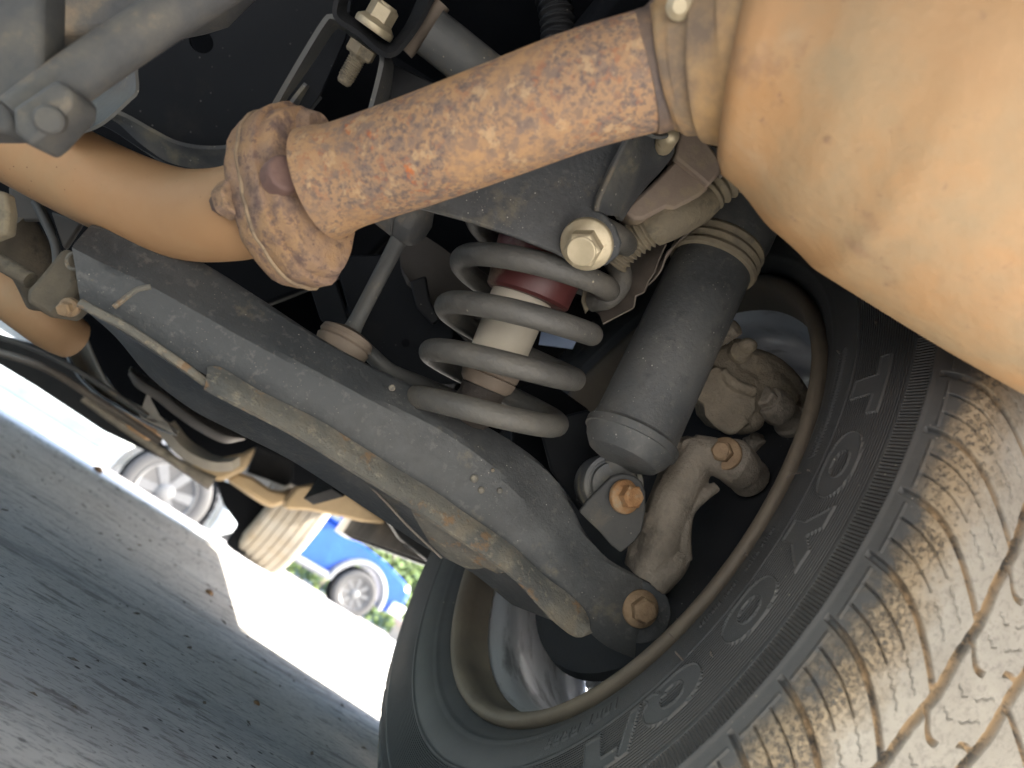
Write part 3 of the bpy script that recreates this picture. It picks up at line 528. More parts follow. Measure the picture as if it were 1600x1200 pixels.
# ------------------------------------------------------------------ rear wheel
WC = Vector((.29, .6033, .3486))
def sub_empty(name, loc, label=None):
    o = bpy.data.objects.new(name, None); C.objects.link(o); o.parent = SUV; o.location = Vector(loc)-WORLD['suv']; WORLD[o.name] = Vector(loc)
    o.empty_display_size = .05
    if label: o['label'] = label
    return o
WH = sub_empty('wheel', WC, 'rear wheel with dusty treaded tyre filling the lower right')
def tyre_material():
    m = bpy.data.materials.new('dusty tyre rubber'); m.use_nodes = True; t = m.node_tree; N, Lk = t.nodes, t.links; b = N['Principled BSDF']
    uv = N.new('ShaderNodeUVMap'); uv.uv_map = 'polar'; sx = N.new('ShaderNodeSeparateXYZ'); Lk.new(uv.outputs[0], sx.inputs[0])
    at_ = N.new('ShaderNodeAttribute'); at_.attribute_name = 'mask'; sc = N.new('ShaderNodeSeparateColor'); Lk.new(at_.outputs['Color'], sc.inputs[0])
    tc = N.new('ShaderNodeTexCoord')
    def math_(op, a, b_=None, c_=None):
        n = N.new('ShaderNodeMath'); n.operation = op
        for i, v in enumerate((a, b_, c_)):
            if v is None: continue
            if isinstance(v, (int, float)): n.inputs[i].default_value = v
            else: Lk.new(v, n.inputs[i])
        return n.outputs[0]
    def noise(s, det=8, ro=.65):
        n = N.new('ShaderNodeTexNoise'); n.inputs['Scale'].default_value = s; n.inputs['Detail'].default_value = det; n.inputs['Roughness'].default_value = ro; Lk.new(tc.outputs['Object'], n.inputs[0]); return n.outputs[0]
    def rng(v, a, c_, o0=0, o1=1):
        r = N.new('ShaderNodeMapRange'); Lk.new(v, r.inputs[0]); r.inputs[1].default_value = a; r.inputs[2].default_value = c_; r.inputs[3].default_value = o0; r.inputs[4].default_value = o1; return r.outputs[0]
    def mix(f, c1, c2):
        x = N.new('ShaderNodeMixRGB')
        for i, v in enumerate((f, c1, c2)):
            if isinstance(v, tuple): x.inputs[i].default_value = (*v, 1)
            elif isinstance(v, (int, float)): x.inputs[i].default_value = v
            else: Lk.new(v, x.inputs[i])
        return x.outputs[0]
    rub = mix(rng(noise(9), .35, .7), (.052, .054, .056), (.080, .081, .081))
    rub = mix(rng(noise(40), .55, .75, 0, .35), rub, (.09, .085, .075))
    # small pale grit on the sidewall
    vo = N.new('ShaderNodeTexVoronoi'); vo.inputs['Scale'].default_value = 170; Lk.new(tc.outputs['Object'], vo.inputs[0])
    grit = math_('MULTIPLY', rng(vo.outputs['Distance'], .11, .06), rng(noise(20, 3), .56, .66))
    rub = mix(grit, rub, (.42, .39, .33))
    tr = sc.outputs[2]                           # tread amount (0 sidewall, 1 tread)
    nz = noise(26); nf = noise(380, 8, .85)
    edge = math_('ADD', tr, math_('MULTIPLY', math_('SUBTRACT', nz, .5), 1.1))
    worn = rng(edge, .02, .22)
    fine = rng(math_('ADD', math_('MULTIPLY', nf, .75), math_('MULTIPLY', nz, .25)), .41, .50)
    tan = mix(rng(noise(60), .35, .65), (.32, .25, .165), (.42, .345, .245))
    grey = mix(rng(noise(14), .35, .65), (.30, .285, .255), (.40, .385, .345))
    grey = mix(rng(noise(240, 6, .8), .5, .62, 0, .5), grey, (.16, .15, .14))
    far = rng(math_('ADD', tr, math_('MULTIPLY', math_('SUBTRACT', nz, .5), 1.0)), .35, .75)
    dust = mix(far, tan, grey)
    worn = math_('MULTIPLY', worn, rng(tr, .02, .14))
    cov = math_('ADD', fine, math_('MULTIPLY', far, math_('SUBTRACT', 1.0, fine)))
    dusty = math_('MULTIPLY', worn, cov)
    grv = sc.outputs[1]                          # groove
    c = mix(dusty, rub, dust); c = mix(math_('MULTIPLY', sc.outputs[0], .35), c, (.085, .087, .088))
    gcol = mix(rng(noise(70, 8, .7), .40, .54), (.055, .05, .045), (.38, .27, .16))
    c = mix(math_('MULTIPLY', grv, worn), c, gcol)
    Lk.new(c, b.inputs['Base Color']); b.inputs['Roughness'].default_value = .62
    Lk.new(rng(dusty, 0, 1, .5, .9), b.inputs['Roughness'])
    b.inputs['Specular IOR Level'].default_value = .4
    # fine moulded ribs of the sidewall
    ridge = math_('SINE', math_('MULTIPLY', sx.outputs[1], 2*math.pi/.0017))
    serr = math_('SINE', math_('MULTIPLY', sx.outputs[0], 2*math.pi/.0022))
    v = sx.outputs[1]
    inr = lambda lo, hi: math_('MULTIPLY', rng(v, lo-.0003, lo+.0003), rng(v, hi+.0003, hi-.0003))
    z_ridge = math_('MULTIPLY', inr(.2765, .3155), math_('SUBTRACT', 1.0, sc.outputs[0]))
    hgt = math_('ADD', math_('MULTIPLY', math_('MULTIPLY', ridge, z_ridge), .55), math_('MULTIPLY', math_('MULTIPLY', serr, inr(.3175, .3275)), 1.0))
    hgt = math_('ADD', hgt, math_('MULTIPLY', math_('MULTIPLY', nf, dusty), 1.3))
    hgt = math_('ADD', hgt, math_('MULTIPLY', nf, .25))
    bu = N.new('ShaderNodeBump'); bu.inputs['Strength'].default_value = 1; bu.inputs['Distance'].default_value = .0009
    Lk.new(hgt, bu.inputs['Height']); Lk.new(bu.outputs[0], b.inputs['Normal'])
    return m
PROF = np.array([(.2325, .010), (.2335, .003), (.238, -.003), (.246, -.009), (.256, -.0145), (.270, -.0182), (.287, -.0202), (.305, -.0202), (.319, -.0188), (.331, -.0155), (.342, -.0098), (.3495, -.0022),
                 (.3540, .008), (.3568, .022), (.3585, .037), (.3602, .06), (.361, .091)])
def tyre_mesh():
    full = np.vstack([PROF, np.c_[PROF[::-1][1:, 0], .182-PROF[::-1][1:, 1]]])
    fine = cat(full, 2400); seg = np.r_[0, np.cumsum(np.linalg.norm(np.diff(fine, axis=0), axis=1))]
    # sampling density along the profile: fine on the inboard sidewall and the tread seen, coarse beyond
    mid = seg[-1]/2; s_in = np.interp(.262, fine[:600, 0], seg[:600])
    s_sh = seg[np.argmax((fine[:, 0] > .334))]
    s_end = seg[np.argmax((fine[:, 1] > .125))]
    ss = np.r_[np.linspace(0, s_in, 22, endpoint=False), np.linspace(s_in, s_sh, 120, endpoint=False), np.linspace(s_sh, s_end, 230, endpoint=False), np.linspace(s_end, seg[-1], 46)]
    r = np.interp(ss, seg, fine[:, 0]); off = np.interp(ss, seg, fine[:, 1])
    dr = np.gradient(r, ss); do = np.gradient(off, ss); nr, no = do, -dr                  # outward normal in (r, off)
    ln = np.hypot(nr, no); nr /= ln; no /= ln
    th = np.radians(np.r_[np.linspace(152, 244, 1900, endpoint=False), np.linspace(244, 512, 620, endpoint=False)])
    T, Rr = np.meshgrid(th, r, indexing='ij'); O = np.broadcast_to(off, T.shape); inb = (ss < mid)[None, :] & np.ones_like(T, bool)
    D = np.zeros_like(T); flat = np.zeros_like(T); grv = np.zeros_like(T)
    deg = np.degrees(T)
    def stp(x, w): return np.clip(x/w+.5, 0, 1)
    side = inb & (Rr < .335)
    # moulded rings
    for r0, w_, h_ in ((.2745, .0012, .0007), (.249, .0016, .0008), (.3168, .001, .0006), (.3284, .0014, .0007)):
        D += side*h_*np.exp(-((Rr-r0)/w_)**2)
    D -= side*stp(.2745-Rr, .001)*.0006
    # lettering
    def put(ch, thc, wdeg, h0=.2800, h1=.3035):
        nonlocal D, flat
        a = (deg-thc)/wdeg; b_ = (Rr-h0)/(h1-h0); box_ = (np.abs(a) < .62) & (b_ > -.15) & (b_ < 1.15) & side
        if ch == 'T': m_ = ((b_ > .66) & (np.abs(a) < .5)) | (np.abs(a) < .17)
        elif ch in 'OQ':
            e_ = (np.abs(a/.5)**2.3+np.abs((b_-.5)/.5)**2.3); i_ = (np.abs(a/.20)**2.2+np.abs((b_-.5)/.20)**2.2)
            m_ = (e_ < 1) & (i_ > 1)
            if ch == 'Q': m_ = (m_ & ~((np.abs(a-.14-(.3-b_)*.5) < .035) & (b_ < .34))) | ((np.abs(a-.26-(.2-b_)*.6) < .10) & (b_ < .38) & (b_ > -.05))
        elif ch == 'Y': m_ = ((np.abs(a) < .17) & (b_ < .52)) | ((b_ >= .40) & (np.abs(np.abs(a)-(b_-.36)*.50) < .16))
        elif ch == '/': m_ = np.abs(a+(.5-b_)*.55) < .15
        m_ = m_ & box_ & (b_ >= 0) & (b_ <= 1)
        ed = np.zeros_like(m_); ed[1:-1] |= m_[1:-1] & ~(m_[2:] & m_[:-2]); ed[:, 1:-1] |= m_[:, 1:-1] & ~(m_[:, 2:] & m_[:, :-2]); ed[:, 2:-2] |= m_[:, 2:-2] & ~(m_[:, 4:] & m_[:, :-4]); ed[2:-2] |= m_[2:-2] & ~(m_[4:] & m_[:-4])
        flat = np.where(m_, 1, flat); D = D + m_*.0008 + ed*.0008
    for ch, tc_, w_ in (('T', 171.0, 8.2), ('O', 181.8, 8.6), ('Y', 190.8, 8.6), ('O', 200.6, 8.6), ('Q', 213.2, 9.0), ('/', 220.0, 5.5), ('T', 226.0, 8.2)): put(ch, tc_, w_)
    # small raised writing by the bead: plain seven-segment-like strokes
    def glyph(strokes, thc, wdeg, h0, h1, t_=.13):
        nonlocal D, flat
        a = (deg-thc)/wdeg; b_ = (Rr-h0)/(h1-h0); m_ = np.zeros_like(T, bool); loc = (np.abs(a) < .9) & (b_ > -.3) & (b_ < 1.3) & side
        for (x0, y0, x1, y1) in strokes:
            dx, dy = x1-x0, y1-y0; u = np.clip(((a-x0)*dx+(b_-y0)*dy)/(dx*dx+dy*dy+1e-9), 0, 1)
            m_ |= np.hypot(a-x0-u*dx, b_-y0-u*dy) < t_
        D = D + (m_ & loc)*.0007
    GL = {'0': [(-.35, .1, -.35, .9), (-.35, .9, .35, .9), (.35, .9, .35, .1), (.35, .1, -.35, .1)], '1': [(0, 0, 0, 1)], 'T': [(-.4, 1, .4, 1), (0, 0, 0, 1)],
          '6': [(.35, .9, -.35, .9), (-.35, .9, -.35, .1), (-.35, .1, .35, .1), (.35, .1, .35, .5), (.35, .5, -.35, .5)], '5': [(.35, .9, -.35, .9), (-.35, .9, -.35, .5), (-.35, .5, .35, .5), (.35, .5, .35, .1), (.35, .1, -.35, .1)],
          '3': [(-.35, .9, .35, .9), (.35, .9, .35, .1), (.35, .1, -.35, .1), (-.2, .5, .35, .5)],
          'V': [(-.35, 1, 0, 0), (0, 0, .35, 1)], 'C': [(.35, .9, -.35, .9), (-.35, .9, -.35, .1), (-.35, .1, .35, .1)]}
    for k, ch in enumerate('100T'): glyph(GL[ch], 222.6+k*1.7, 1.25, .2575, .2655)
    for k, ch in enumerate('6553'): glyph(GL[ch], 230.6+k*1.9, 1.4, .2575, .2655)
    for k in range(26): 
        if k not in (5, 11, 12, 18): glyph([GL['0'], GL['1'], GL['T'], GL['C'], GL['V']][(k*7) % 5][:2], 191+k*.62, .46, .2585, .2625, .16)
    # knurled band beside the bead (slanted nicks)
    kn = side & (np.abs(Rr-.2615) < .004) & (deg > 161) & (deg < 180)
    D += kn*.0007*(np.sin((deg*2*math.pi/.55)+((Rr-.2615)*1500)) > .2)
    # ---- tread
    W_ = .182; Ob = np.where(O > W_/2, W_-O, O)
    tread = (Rr > .332)
    P = 6.45
    u = (O+.0175)/.0535
    sh = 6.6*np.clip(u, 0, 1.2)**1.25
    ph = (deg-177.2-sh)/P
    d_lat = np.abs(ph-np.round(ph))*P*math.pi/180*.357
    hw = .0017+.0005*np.clip(u, 0, 1)
    lat = stp(hw-d_lat, .0011)*(O < .037)*stp(O+.0172+(Rr < .338)*.0, .002)*(Rr > .3315)
    lat_r = lat
    circ = np.zeros_like(T)
    zz = .0016*np.abs(((deg-177.2)/P*1.0) % 1*2-1)
    for o0, w_ in ((.0355, .0026), (.0735, .0030), (.1085, .0030), (.1465, .0026)): circ = np.maximum(circ, stp(w_-np.abs(O-o0-zz), .0012))
    # block edges of the middle ribs
    u2 = (O-.037)/.036
    ph2 = (deg-184.6-2.4*u2-1.3*np.sin(u2*5))/P
    d2 = np.abs(ph2-np.round(ph2))*P*math.pi/180*.36
    mid_ = stp(.0017*(1-.25*u2)-d2, .001)*(O > .036)*(O < .0725)*((O < .053) | (O > .063))
    u3 = (O-.0735)/.035
    ph3 = (deg-181-3*u3)/P
    d3 = np.abs(ph3-np.round(ph3))*P*math.pi/180*.36
    mid3 = stp(.0017-d3, .001)*(O > .0735)*(O < .108)
    # slits and wavy sipes in the shoulder blocks
    sl_ = np.zeros_like(T)
    for f_, a0, a1 in ((.34, -.0135, .0105), (.66, -.0145, .0075)):
        q = (deg-177.2-P*f_-sh*1.0)/P; dd = np.abs(q-np.round(q))*P*math.pi/180*.357
        sl_ = np.maximum(sl_, stp(.00055-dd, .0007)*(O > a0)*(O < a1)*(Rr > .337))
        wv = .0007*np.sin(O*2*math.pi/.0042)
        ds = np.abs((q-np.round(q))*P*math.pi/180*.357+wv)
        sl_ = np.maximum(sl_, .6*stp(.0004-ds, .0006)*(O > a1+.0035)*(O < a1+.017))
        q2 = (deg-184.6-2.4*u2-1.3*np.sin(u2*5)-P*f_)/P; ds2 = np.abs((q2-np.round(q2))*P*math.pi/180*.36+wv)
        sl_ = np.maximum(sl_, .6*stp(.0004-ds2, .0006)*(O > .044)*(O < .066)*((O < .052) | (O > .056)))
    # step line joining slits on the shoulder
    q = (deg-177.2-sh)/P; fr = q-np.floor(q)
    ridge_ = inb & (np.abs(Rr-.3365) < .0007) & (fr > .12) & (fr < .9)
    D += tread*(-.0036*np.clip(np.maximum(np.maximum(lat, circ), np.maximum(mid_, mid3)), 0, 1) - .0022*sl_) + ridge_*.0006
    grv = np.clip(np.maximum.reduce([lat, circ, mid_, mid3]), 0, 1)*tread
    tr = np.clip((O+.0160)/.047, 0, 1)*(Rr > .335)+np.where(O > .09, .6, 0)
    tr = np.clip(tr, 0, 1.0)
    Rd = Rr+D*nr[None, :]; Od = O+D*no[None, :]
    X = WC.x+Od; Y = WC.y+Rd*np.cos(T); Z = WC.z+Rd*np.sin(T)
    sag = np.clip(.03-Z, 0, .03)
    X = np.where(O < W_/2, X-.18*sag, X+.18*sag); Z = np.maximum(Z, .0015+.10*np.maximum(.03-Z, 0)*0)
    nt_, ns = T.shape
    co_ = np.stack([X-WC.x, Y-WC.y, Z-WC.z], -1).reshape(-1, 3).astype(np.float32)
    i = np.arange(nt_)[:, None]; j = np.arange(ns-1)[None, :]; i2 = (i+1) % nt_
    q = np.stack([i*ns+j, i*ns+j+1, i2*ns+j+1, i2*ns+j], -1).reshape(-1, 4)
    me = bpy.data.meshes.new('tyre'); me.vertices.add(len(co_)); me.vertices.foreach_set('co', co_.ravel())
    me.loops.add(q.size); me.loops.foreach_set('vertex_index', q.ravel().astype(np.int32))
    me.polygons.add(len(q)); me.polygons.foreach_set('loop_start', np.arange(0, q.size, 4, dtype=np.int32)); me.polygons.foreach_set('loop_total', np.full(len(q), 4, np.int32))
    me.polygons.foreach_set('use_smooth', np.ones(len(q), bool)); me.update(calc_edges=True)
    uvv = np.stack([(T*.322).ravel(), Rr.ravel()], -1).astype(np.float32)[q.ravel()]
    me.uv_layers.new(name='polar').data.foreach_set('uv', uvv.ravel())
    ca = me.color_attributes.new('mask', 'FLOAT_COLOR', 'POINT')
    ca.data.foreach_set('color', np.stack([flat.ravel(), grv.ravel(), tr.ravel(), np.ones(T.size)], -1).astype(np.float32).ravel())
    me.materials.append(tyre_material())
    o = bpy.data.objects.new('tyre', me); C.objects.link(o); o.parent = WH; o.location = (0, 0, 0); WORLD[o.name] = WC
    o['label'] = 'black tyre with raised TOYO lettering and dusty tan tread blocks'
    # make the faces point outwards
    me.flip_normals() if me.polygons[ns*5+60].normal.x > 0 else None
    return o
tyre_mesh()
ux = V(1, 0, 0)
mb = MB(); lathe(mb, WC, ux, [(.006, .2335), (.002, .2325), (.0005, .2305), (.0015, .2280), (.004, .2250), (.013, .2235), (.023, .2215), (.028, .2180), (.036, .2110), (.046, .2050), (.060, .2030), (.110, .2030), (.125, .2060), (.140, .2150), (.160, .2200), (.178, .2240), (.186, .2300), (.182, .2350), (.16, .226), (.12, .211), (.05, .211), (.02, .228)], 128, close=True)
RIM = mb.build('rim', M_rim, WH, 'grey dirt streaked inner barrel of the wheel rim', angle=50)
mb = MB(); lathe(mb, WC, ux, [(-.0042, .2318), (-.0032, .2272), (.0015, .2240), (.012, .2220), (.0215, .2205), (.0275, .2176), (.0278, .2150), (.020, .2186), (.010, .2204), (.0, .2222), (-.005, .2262), (-.0062, .2310), (-.005, .2335), (-.001, .2349), (.004, .2350), (.003, .2336), (-.002, .2330)], 128, close=True)
mb.build('rim_lip', M_lip, WH, 'tan dusty rolled inner lip of the rim', angle=60)
mb = MB(); lathe(mb, WC, ux, [(.168, .05), (.168, .216), (.172, .222), (.176, .216), (.176, .05)], 72); mb.build('sun_block_disc', M_rim, WH)  # closed disc added to keep sun from shining in between the spokes
for k in range(6):                        # spokes on the outboard face
    a = math.radians(18+60*k); dv = V(0, math.cos(a), math.sin(a)); tv = V(0, -math.sin(a), math.cos(a))
    mb = MB(); vs = []
    for rr, hw_, x_ in ((.055, .026, .150), (.13, .024, .156), (.21, .034, .158)):
        for s_ in (-1, 1):
            for dx in (0, .022): vs.append(WC+ux*(x_+dx)+dv*rr+tv*(s_*hw_))
    fs = []
    for i_ in range(2):
        b_ = i_*4; fs += [(b_, b_+4, b_+5, b_+1), (b_+1, b_+5, b_+7, b_+3), (b_+3, b_+7, b_+6, b_+2), (b_+2, b_+6, b_+4, b_)]
    fs += [(0, 1, 3, 2), (8, 10, 11, 9)]
    mb.add(vs, fs).build('spoke', M_rim, WH, bevel=.004)
mb = MB(); lathe(mb, WC, ux, [(.09, .06), (.14, .075), (.175, .07), (.178, .03)], 40); mb.build('hub', M_cast, WH)
mb = MB(); lathe(mb, WC, ux, [(.070, .10), (.072, .150), (.078, .152), (.095, .152), (.10, .148), (.10, .08)], 72); part(mb, 'brake_rotor', mat('dull rotor', [(.3, (.05, .048, .046)), (.7, (.08, .076, .07))], 12, .5, .5, .1))
mb = MB(); lathe(mb, WC, ux, [(.052, .03), (.050, .07), (.042, .10), (.044, .150), (.050, .166), (.058, .169), (.060, .165), (.052, .148), (.058, .05)], 80); part(mb, 'backing_plate', M_black, 'dark brake backing plate inside the rim')

# moulding hairs left on the sidewall
for (x, y, dx, dy, off_) in [(1046, 990, 14, 12, -.021), (1068, 1032, -9, -12, -.021), (1112, 1018, 8, 14, -.022), (1262, 735, 10, 6, -.019), (1228, 748, 28, -6, -.019), (1370, 503, 4, 9, -.021), (1310, 548, 5, 8, -.02), (1165, 865, 8, 7, -.02)]:
    v_ = CR*((x-800)/FPX)+CD*((y-600)/FPX)+CF; t_ = (WC.x+off_-CAM.x)/v_.x; p_ = CAM+v_*t_
    q_ = p_+(CR*dx+CD*dy)*(t_/FPX); sweep(MB(), [p_, p_.lerp(q_, .5)-V(.003, 0, 0), q_-V(.002, 0, 0)], [.00045, .0004, .00025], 6, 8).build('moulding_hair', M_chip, WH)
# ------------------------------------------------------------------ upper left: pan, bracket, hanger
outer = [(150, 190), (160, 150), (215, 60), (245, -60), (560, -60), (540, 60), (500, 150), (455, 210), (420, 245), (375, 262), (320, 268), (265, 258), (225, 235), (180, 205)]
hole = [(316+19*math.cos(a)*.95-6*math.sin(a), 66+16*math.sin(a)+9*math.cos(a)) for a in np.linspace(0, 2*math.pi, 24, endpoint=False)]
DP = .66
mb = MB(); o3 = [at(x, y, DP+.00012*(y-100)) for x, y in outer]; h3 = [at(x, y, DP+.00012*(y-100)) for x, y in hole][::-1]
k0 = min(range(len(outer)), key=lambda i: (o3[i]-h3[0]).length)
bm = bmesh.new(); ov = [bm.verts.new(p) for p in o3]; hv = [bm.verts.new(p) for p in h3]
ed = [bm.edges.new((ov[i], ov[(i+1) % len(ov)])) for i in range(len(ov))]+[bm.edges.new((hv[i], hv[(i+1) % len(hv)])) for i in range(len(hv))]
bmesh.ops.triangle_fill(bm, edges=ed, use_beauty=True); bm.verts.index_update()
mb.add([v.co.copy() for v in bm.verts], [tuple(v.index for v in f.verts) for f in bm.faces]); bm.free()
nF = len(ov_ := outer)
PAN = part(mb, 'under_tray', M_pan, 'dark hanging tray with an oval hole behind the exhaust', smooth=False)
m_ = PAN.modifiers.new('thick', 'SOLIDIFY'); m_.thickness = .004; m_.offset = 0
part(rails(MB(), [[at(x, y, DP+.00012*(y-100)) for x, y in [(150, 192), (180, 207), (225, 237), (265, 260), (320, 270), (375, 264), (420, 246), (456, 211), (500, 150)]],
                  [at(x, y, DP+.008) for x, y in [(150, 178), (185, 190), (230, 218), (270, 238), (320, 247), (370, 243), (412, 228), (446, 196), (490, 140)]],
                  [at(x, y, DP-.002) for x, y in [(150, 172), (188, 180), (235, 205), (275, 225), (320, 233), (368, 230), (405, 215), (438, 185), (480, 132)]]], .004, 50, 5), 'rolled_edge', M_arm2, 'rounded lower edge of the dark tray', parent=PAN)
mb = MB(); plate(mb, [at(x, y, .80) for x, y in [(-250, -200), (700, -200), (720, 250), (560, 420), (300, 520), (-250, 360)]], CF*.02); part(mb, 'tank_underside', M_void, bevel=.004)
# hanger bracket, close and soft
mb = MB(); plate(mb, [at(x, y, .335) for x, y in [(-60, -60), (66, -60), (63, 90), (66, 122), (48, 160), (16, 165), (14, 205), (-60, 205)]], CF*.02); HB = part(mb, 'hanger_bracket', M_bracket, 'pale grey scuffed upright bracket in the top left corner', bevel=.003)
def bar(mb, a, b, wv, dv, t=0):
    vs = []
    for p in (a, b):
        for s_, q in ((-1, 0), (1, 0), (1, 1), (-1, 1)): vs.append(p+wv*s_+dv*q)
    return mb.add(vs, [(0, 1, 2, 3), (7, 6, 5, 4), (0, 4, 5, 1), (1, 5, 6, 2), (2, 6, 7, 3), (3, 7, 4, 0)])
pdir = (CR*.545+CD*.84)
a_, b_ = at(42, 178, .335), at(250, 20, .36)
mb = MB(); sweep(mb, [at(30, 188, .338), at(100, 134, .345), at(180, 78, .352), at(300, 0, .362), at(420, -75, .375)], [.0115]*5, 20, 20); part(mb, 'hanger_rod', M_bracket, 'thick grey hanger rod slanting up to the top edge')
mb = MB(); plate(mb, [at(x, y, .322) for x, y in [(17, 168), (88, 120), (112, 140), (108, 165), (64, 212), (44, 228), (20, 208)]], CF*.022); HE = part(mb, 'hanger_end', M_bracket, 'squared flattened end of the hanger rod', bevel=.0025)
mb = MB(); lathe(mb, at(78, 187, .3215), (-CF*.9+CD*.3+CR*.25), [(-.004, .0062), (.002, .0062), (.0032, .005), (.0033, .002)], 24); part(mb, 'rivet', M_bracket, 'round pale rivet in the hanger end', parent=HE)
part(rails(MB(), [[at(x, y, .44) for x, y in [(238, 70), (222, 85), (211, 105), (212, 140), (200, 155), (160, 190), (125, 205), (85, 208)]], [at(x, y, .47) for x, y in [(205, 80), (195, 95), (186, 115), (180, 130), (165, 150), (130, 175), (105, 185), (80, 190)]], [at(x, y, .50) for x, y in [(170, 70), (165, 90), (155, 110), (150, 120), (130, 140), (105, 160), (90, 170), (70, 175)]]], .0018, 50, 5), 'curled_shield', M_grey, 'thin curled metal edge behind the hanger rod')
mb = MB(); plate(mb, [at(x, y, .45) for x, y in [(60, -80), (420, -80), (330, 10), (290, 22), (215, 38), (150, 47), (60, 55)]], CF*.03); part(mb, 'grimy_crossbar', M_bracket, 'grimy dark bar across the top left', bevel=.004)
# top centre bracket with bolt
TB = part(rails(MB(), [[at(x, y, .60) for x, y in [(425, 178), (470, 100), (508, 38), (520, 30), (545, 45), (575, 66), (592, 85), (590, 110), (575, 170)]],
                  [at(x, y, .625) for x, y in [(432, 178), (485, 105), (522, 50), (535, 48), (552, 60), (580, 80), (606, 95), (606, 125), (598, 170)]]], .004, 70, 3), 'hat_bracket', M_grey, 'folded grey steel strip bent like a hat at the top', angle=50)
part(rails(MB(), [[at(x, y, .585) for x, y in [(540, -30), (527, 10), (530, 28), (560, 48), (595, 78), (612, 82), (628, 68), (655, 30), (690, -40)]],
                  [at(x, y, .60) for x, y in [(556, -30), (543, 8), (546, 22), (570, 40), (596, 62), (610, 64), (622, 54), (640, 25), (668, -40)]]], .004, 70, 3), 'u_bracket', M_black, 'dark U shaped bracket cradling the bolt', parent=TB, angle=50)
bx_ = (at(605, -5, .585)-at(555, 85, .60)).normalized()
bolt('bolt', at(584, 44, .59), bx_, .0165, .0118, .020, M_zinc, TB, 'large pale bolt head in the hat bracket', .2)
mb = MB(); ob = at(572, 66, .60)
hexprism(mb, ob, -bx_, .0125, .003, .013, .4); pr_ = [(.012, .0075)]
for k in range(9): pr_ += [(.014+k*.0022, .0072), (.0151+k*.0022, .0063)]
pr_ += [(.036, .0062), (.038, .0045)]
lathe(mb, ob, -bx_, pr_, 20); part(mb, 'stud', M_dustrub, 'threaded stud end and nut under the bracket', parent=TB)
mb = MB(); plate(mb, [at(x, y, .63) for x, y in [(598, 92), (640, 110), (690, 135), (700, 175), (620, 190), (580, 175), (592, 140)]], CF*.02); part(mb, 'bracket_web', M_black, parent=TB, bevel=.002)
part(sweep(MB(), [at(690, 5, .60), at(665, 40, .605), at(632, 80, .61)], [.008, .008, .008], 14, 12), 'rod_end', M_brown, parent=TB)
part(sweep(MB(), [at(672, 50, .60), at(700, 72, .605), at(745, 108, .61), at(800, 150, .62)], [.0195, .0198, .0198, .0198], 30, 20), 'link_tube', M_grey, 'grey tube passing behind the exhaust pipe')
bellows([at(858, -20, .56), at(868, 15, .56), at(872, 50, .56), at(870, 80, .56)], .0125, .0012, 8, M_black, 'breather_hose', 'black ribbed hose above the exhaust pipe')
mb = MB(); plate(mb, [at(x, y, .62) for x, y in [(955, -40), (1060, -40), (1040, 20), (975, 20)]], CF*.01); part(mb, 'bracket_plate', M_grey, bevel=.002)
# dim panels seen between the parts
def dim(name, pts, d, m, th=.006, label=None, bv=.002): return part(plate(MB(), [at(x, y, d) for x, y in pts], CF*th), name, m, label, bevel=bv)
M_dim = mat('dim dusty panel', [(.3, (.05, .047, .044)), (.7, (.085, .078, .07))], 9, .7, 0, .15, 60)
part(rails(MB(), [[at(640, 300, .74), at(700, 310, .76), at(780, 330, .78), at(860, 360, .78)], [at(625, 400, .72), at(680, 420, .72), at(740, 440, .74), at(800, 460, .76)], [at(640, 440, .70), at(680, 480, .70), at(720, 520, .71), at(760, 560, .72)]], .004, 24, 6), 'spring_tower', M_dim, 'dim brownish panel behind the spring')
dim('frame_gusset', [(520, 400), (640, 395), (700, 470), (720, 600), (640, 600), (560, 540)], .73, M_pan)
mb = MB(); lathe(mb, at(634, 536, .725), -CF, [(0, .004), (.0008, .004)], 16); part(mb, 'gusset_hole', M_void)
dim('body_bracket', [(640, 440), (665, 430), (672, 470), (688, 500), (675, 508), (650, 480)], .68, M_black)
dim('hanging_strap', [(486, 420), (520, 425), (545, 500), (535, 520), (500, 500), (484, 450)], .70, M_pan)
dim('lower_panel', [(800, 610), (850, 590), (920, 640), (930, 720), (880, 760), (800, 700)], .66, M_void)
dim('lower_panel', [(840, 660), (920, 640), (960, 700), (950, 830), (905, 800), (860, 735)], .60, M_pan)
# ------------------------------------------------------------------ lower left: shields, pipes and front suspension further forward
part(sweep(MB(), [at(-90, 395, .80), at(0, 450, .80), at(40, 480, .80), at(85, 512, .81), at(112, 528, .83)], [.026, .026, .026, .026, .024], 24, 30), 'catalyst_pipe', M_tan, 'pale tan pipe at the left edge')
dim('left_bracket', [(-30, 290), (8, 300), (13, 330), (10, 365), (-30, 380)], .45, M_dustrub, .01)
dim('crossmember_plate', [(12, 290), (60, 310), (80, 350), (88, 385), (60, 345), (15, 345)], .62, M_dim, .006)
dim('crossmember_plate', [(78, 330), (130, 345), (100, 390), (96, 384)], .60, M_dim, .006)
part(sweep(MB(), [at(55, 315, .60), at(70, 345, .60), at(86, 382, .60), at(90, 420, .60)], [.0035]*4, 10, 16), 'brake_line', M_grey)
part(sweep(MB(), [at(-20, 520, .95), at(60, 548, .97), at(140, 590, 1.0), at(230, 650, 1.05)], [.004]*4, 10, 30), 'fuel_line', M_grey)
part(sweep(MB(), [at(-20, 545, 1.0), at(70, 575, 1.0), at(160, 630, 1.05), at(250, 690, 1.1)], [.0055]*4, 10, 30), 'fuel_line', M_sheet)
part(sweep(MB(), [at(0, 335, .62), at(22, 370, .64), at(55, 420, .66), at(75, 470, .68)], [.020, .022, .020, .018], 20, 30), 'rubber_sleeve', M_bush)
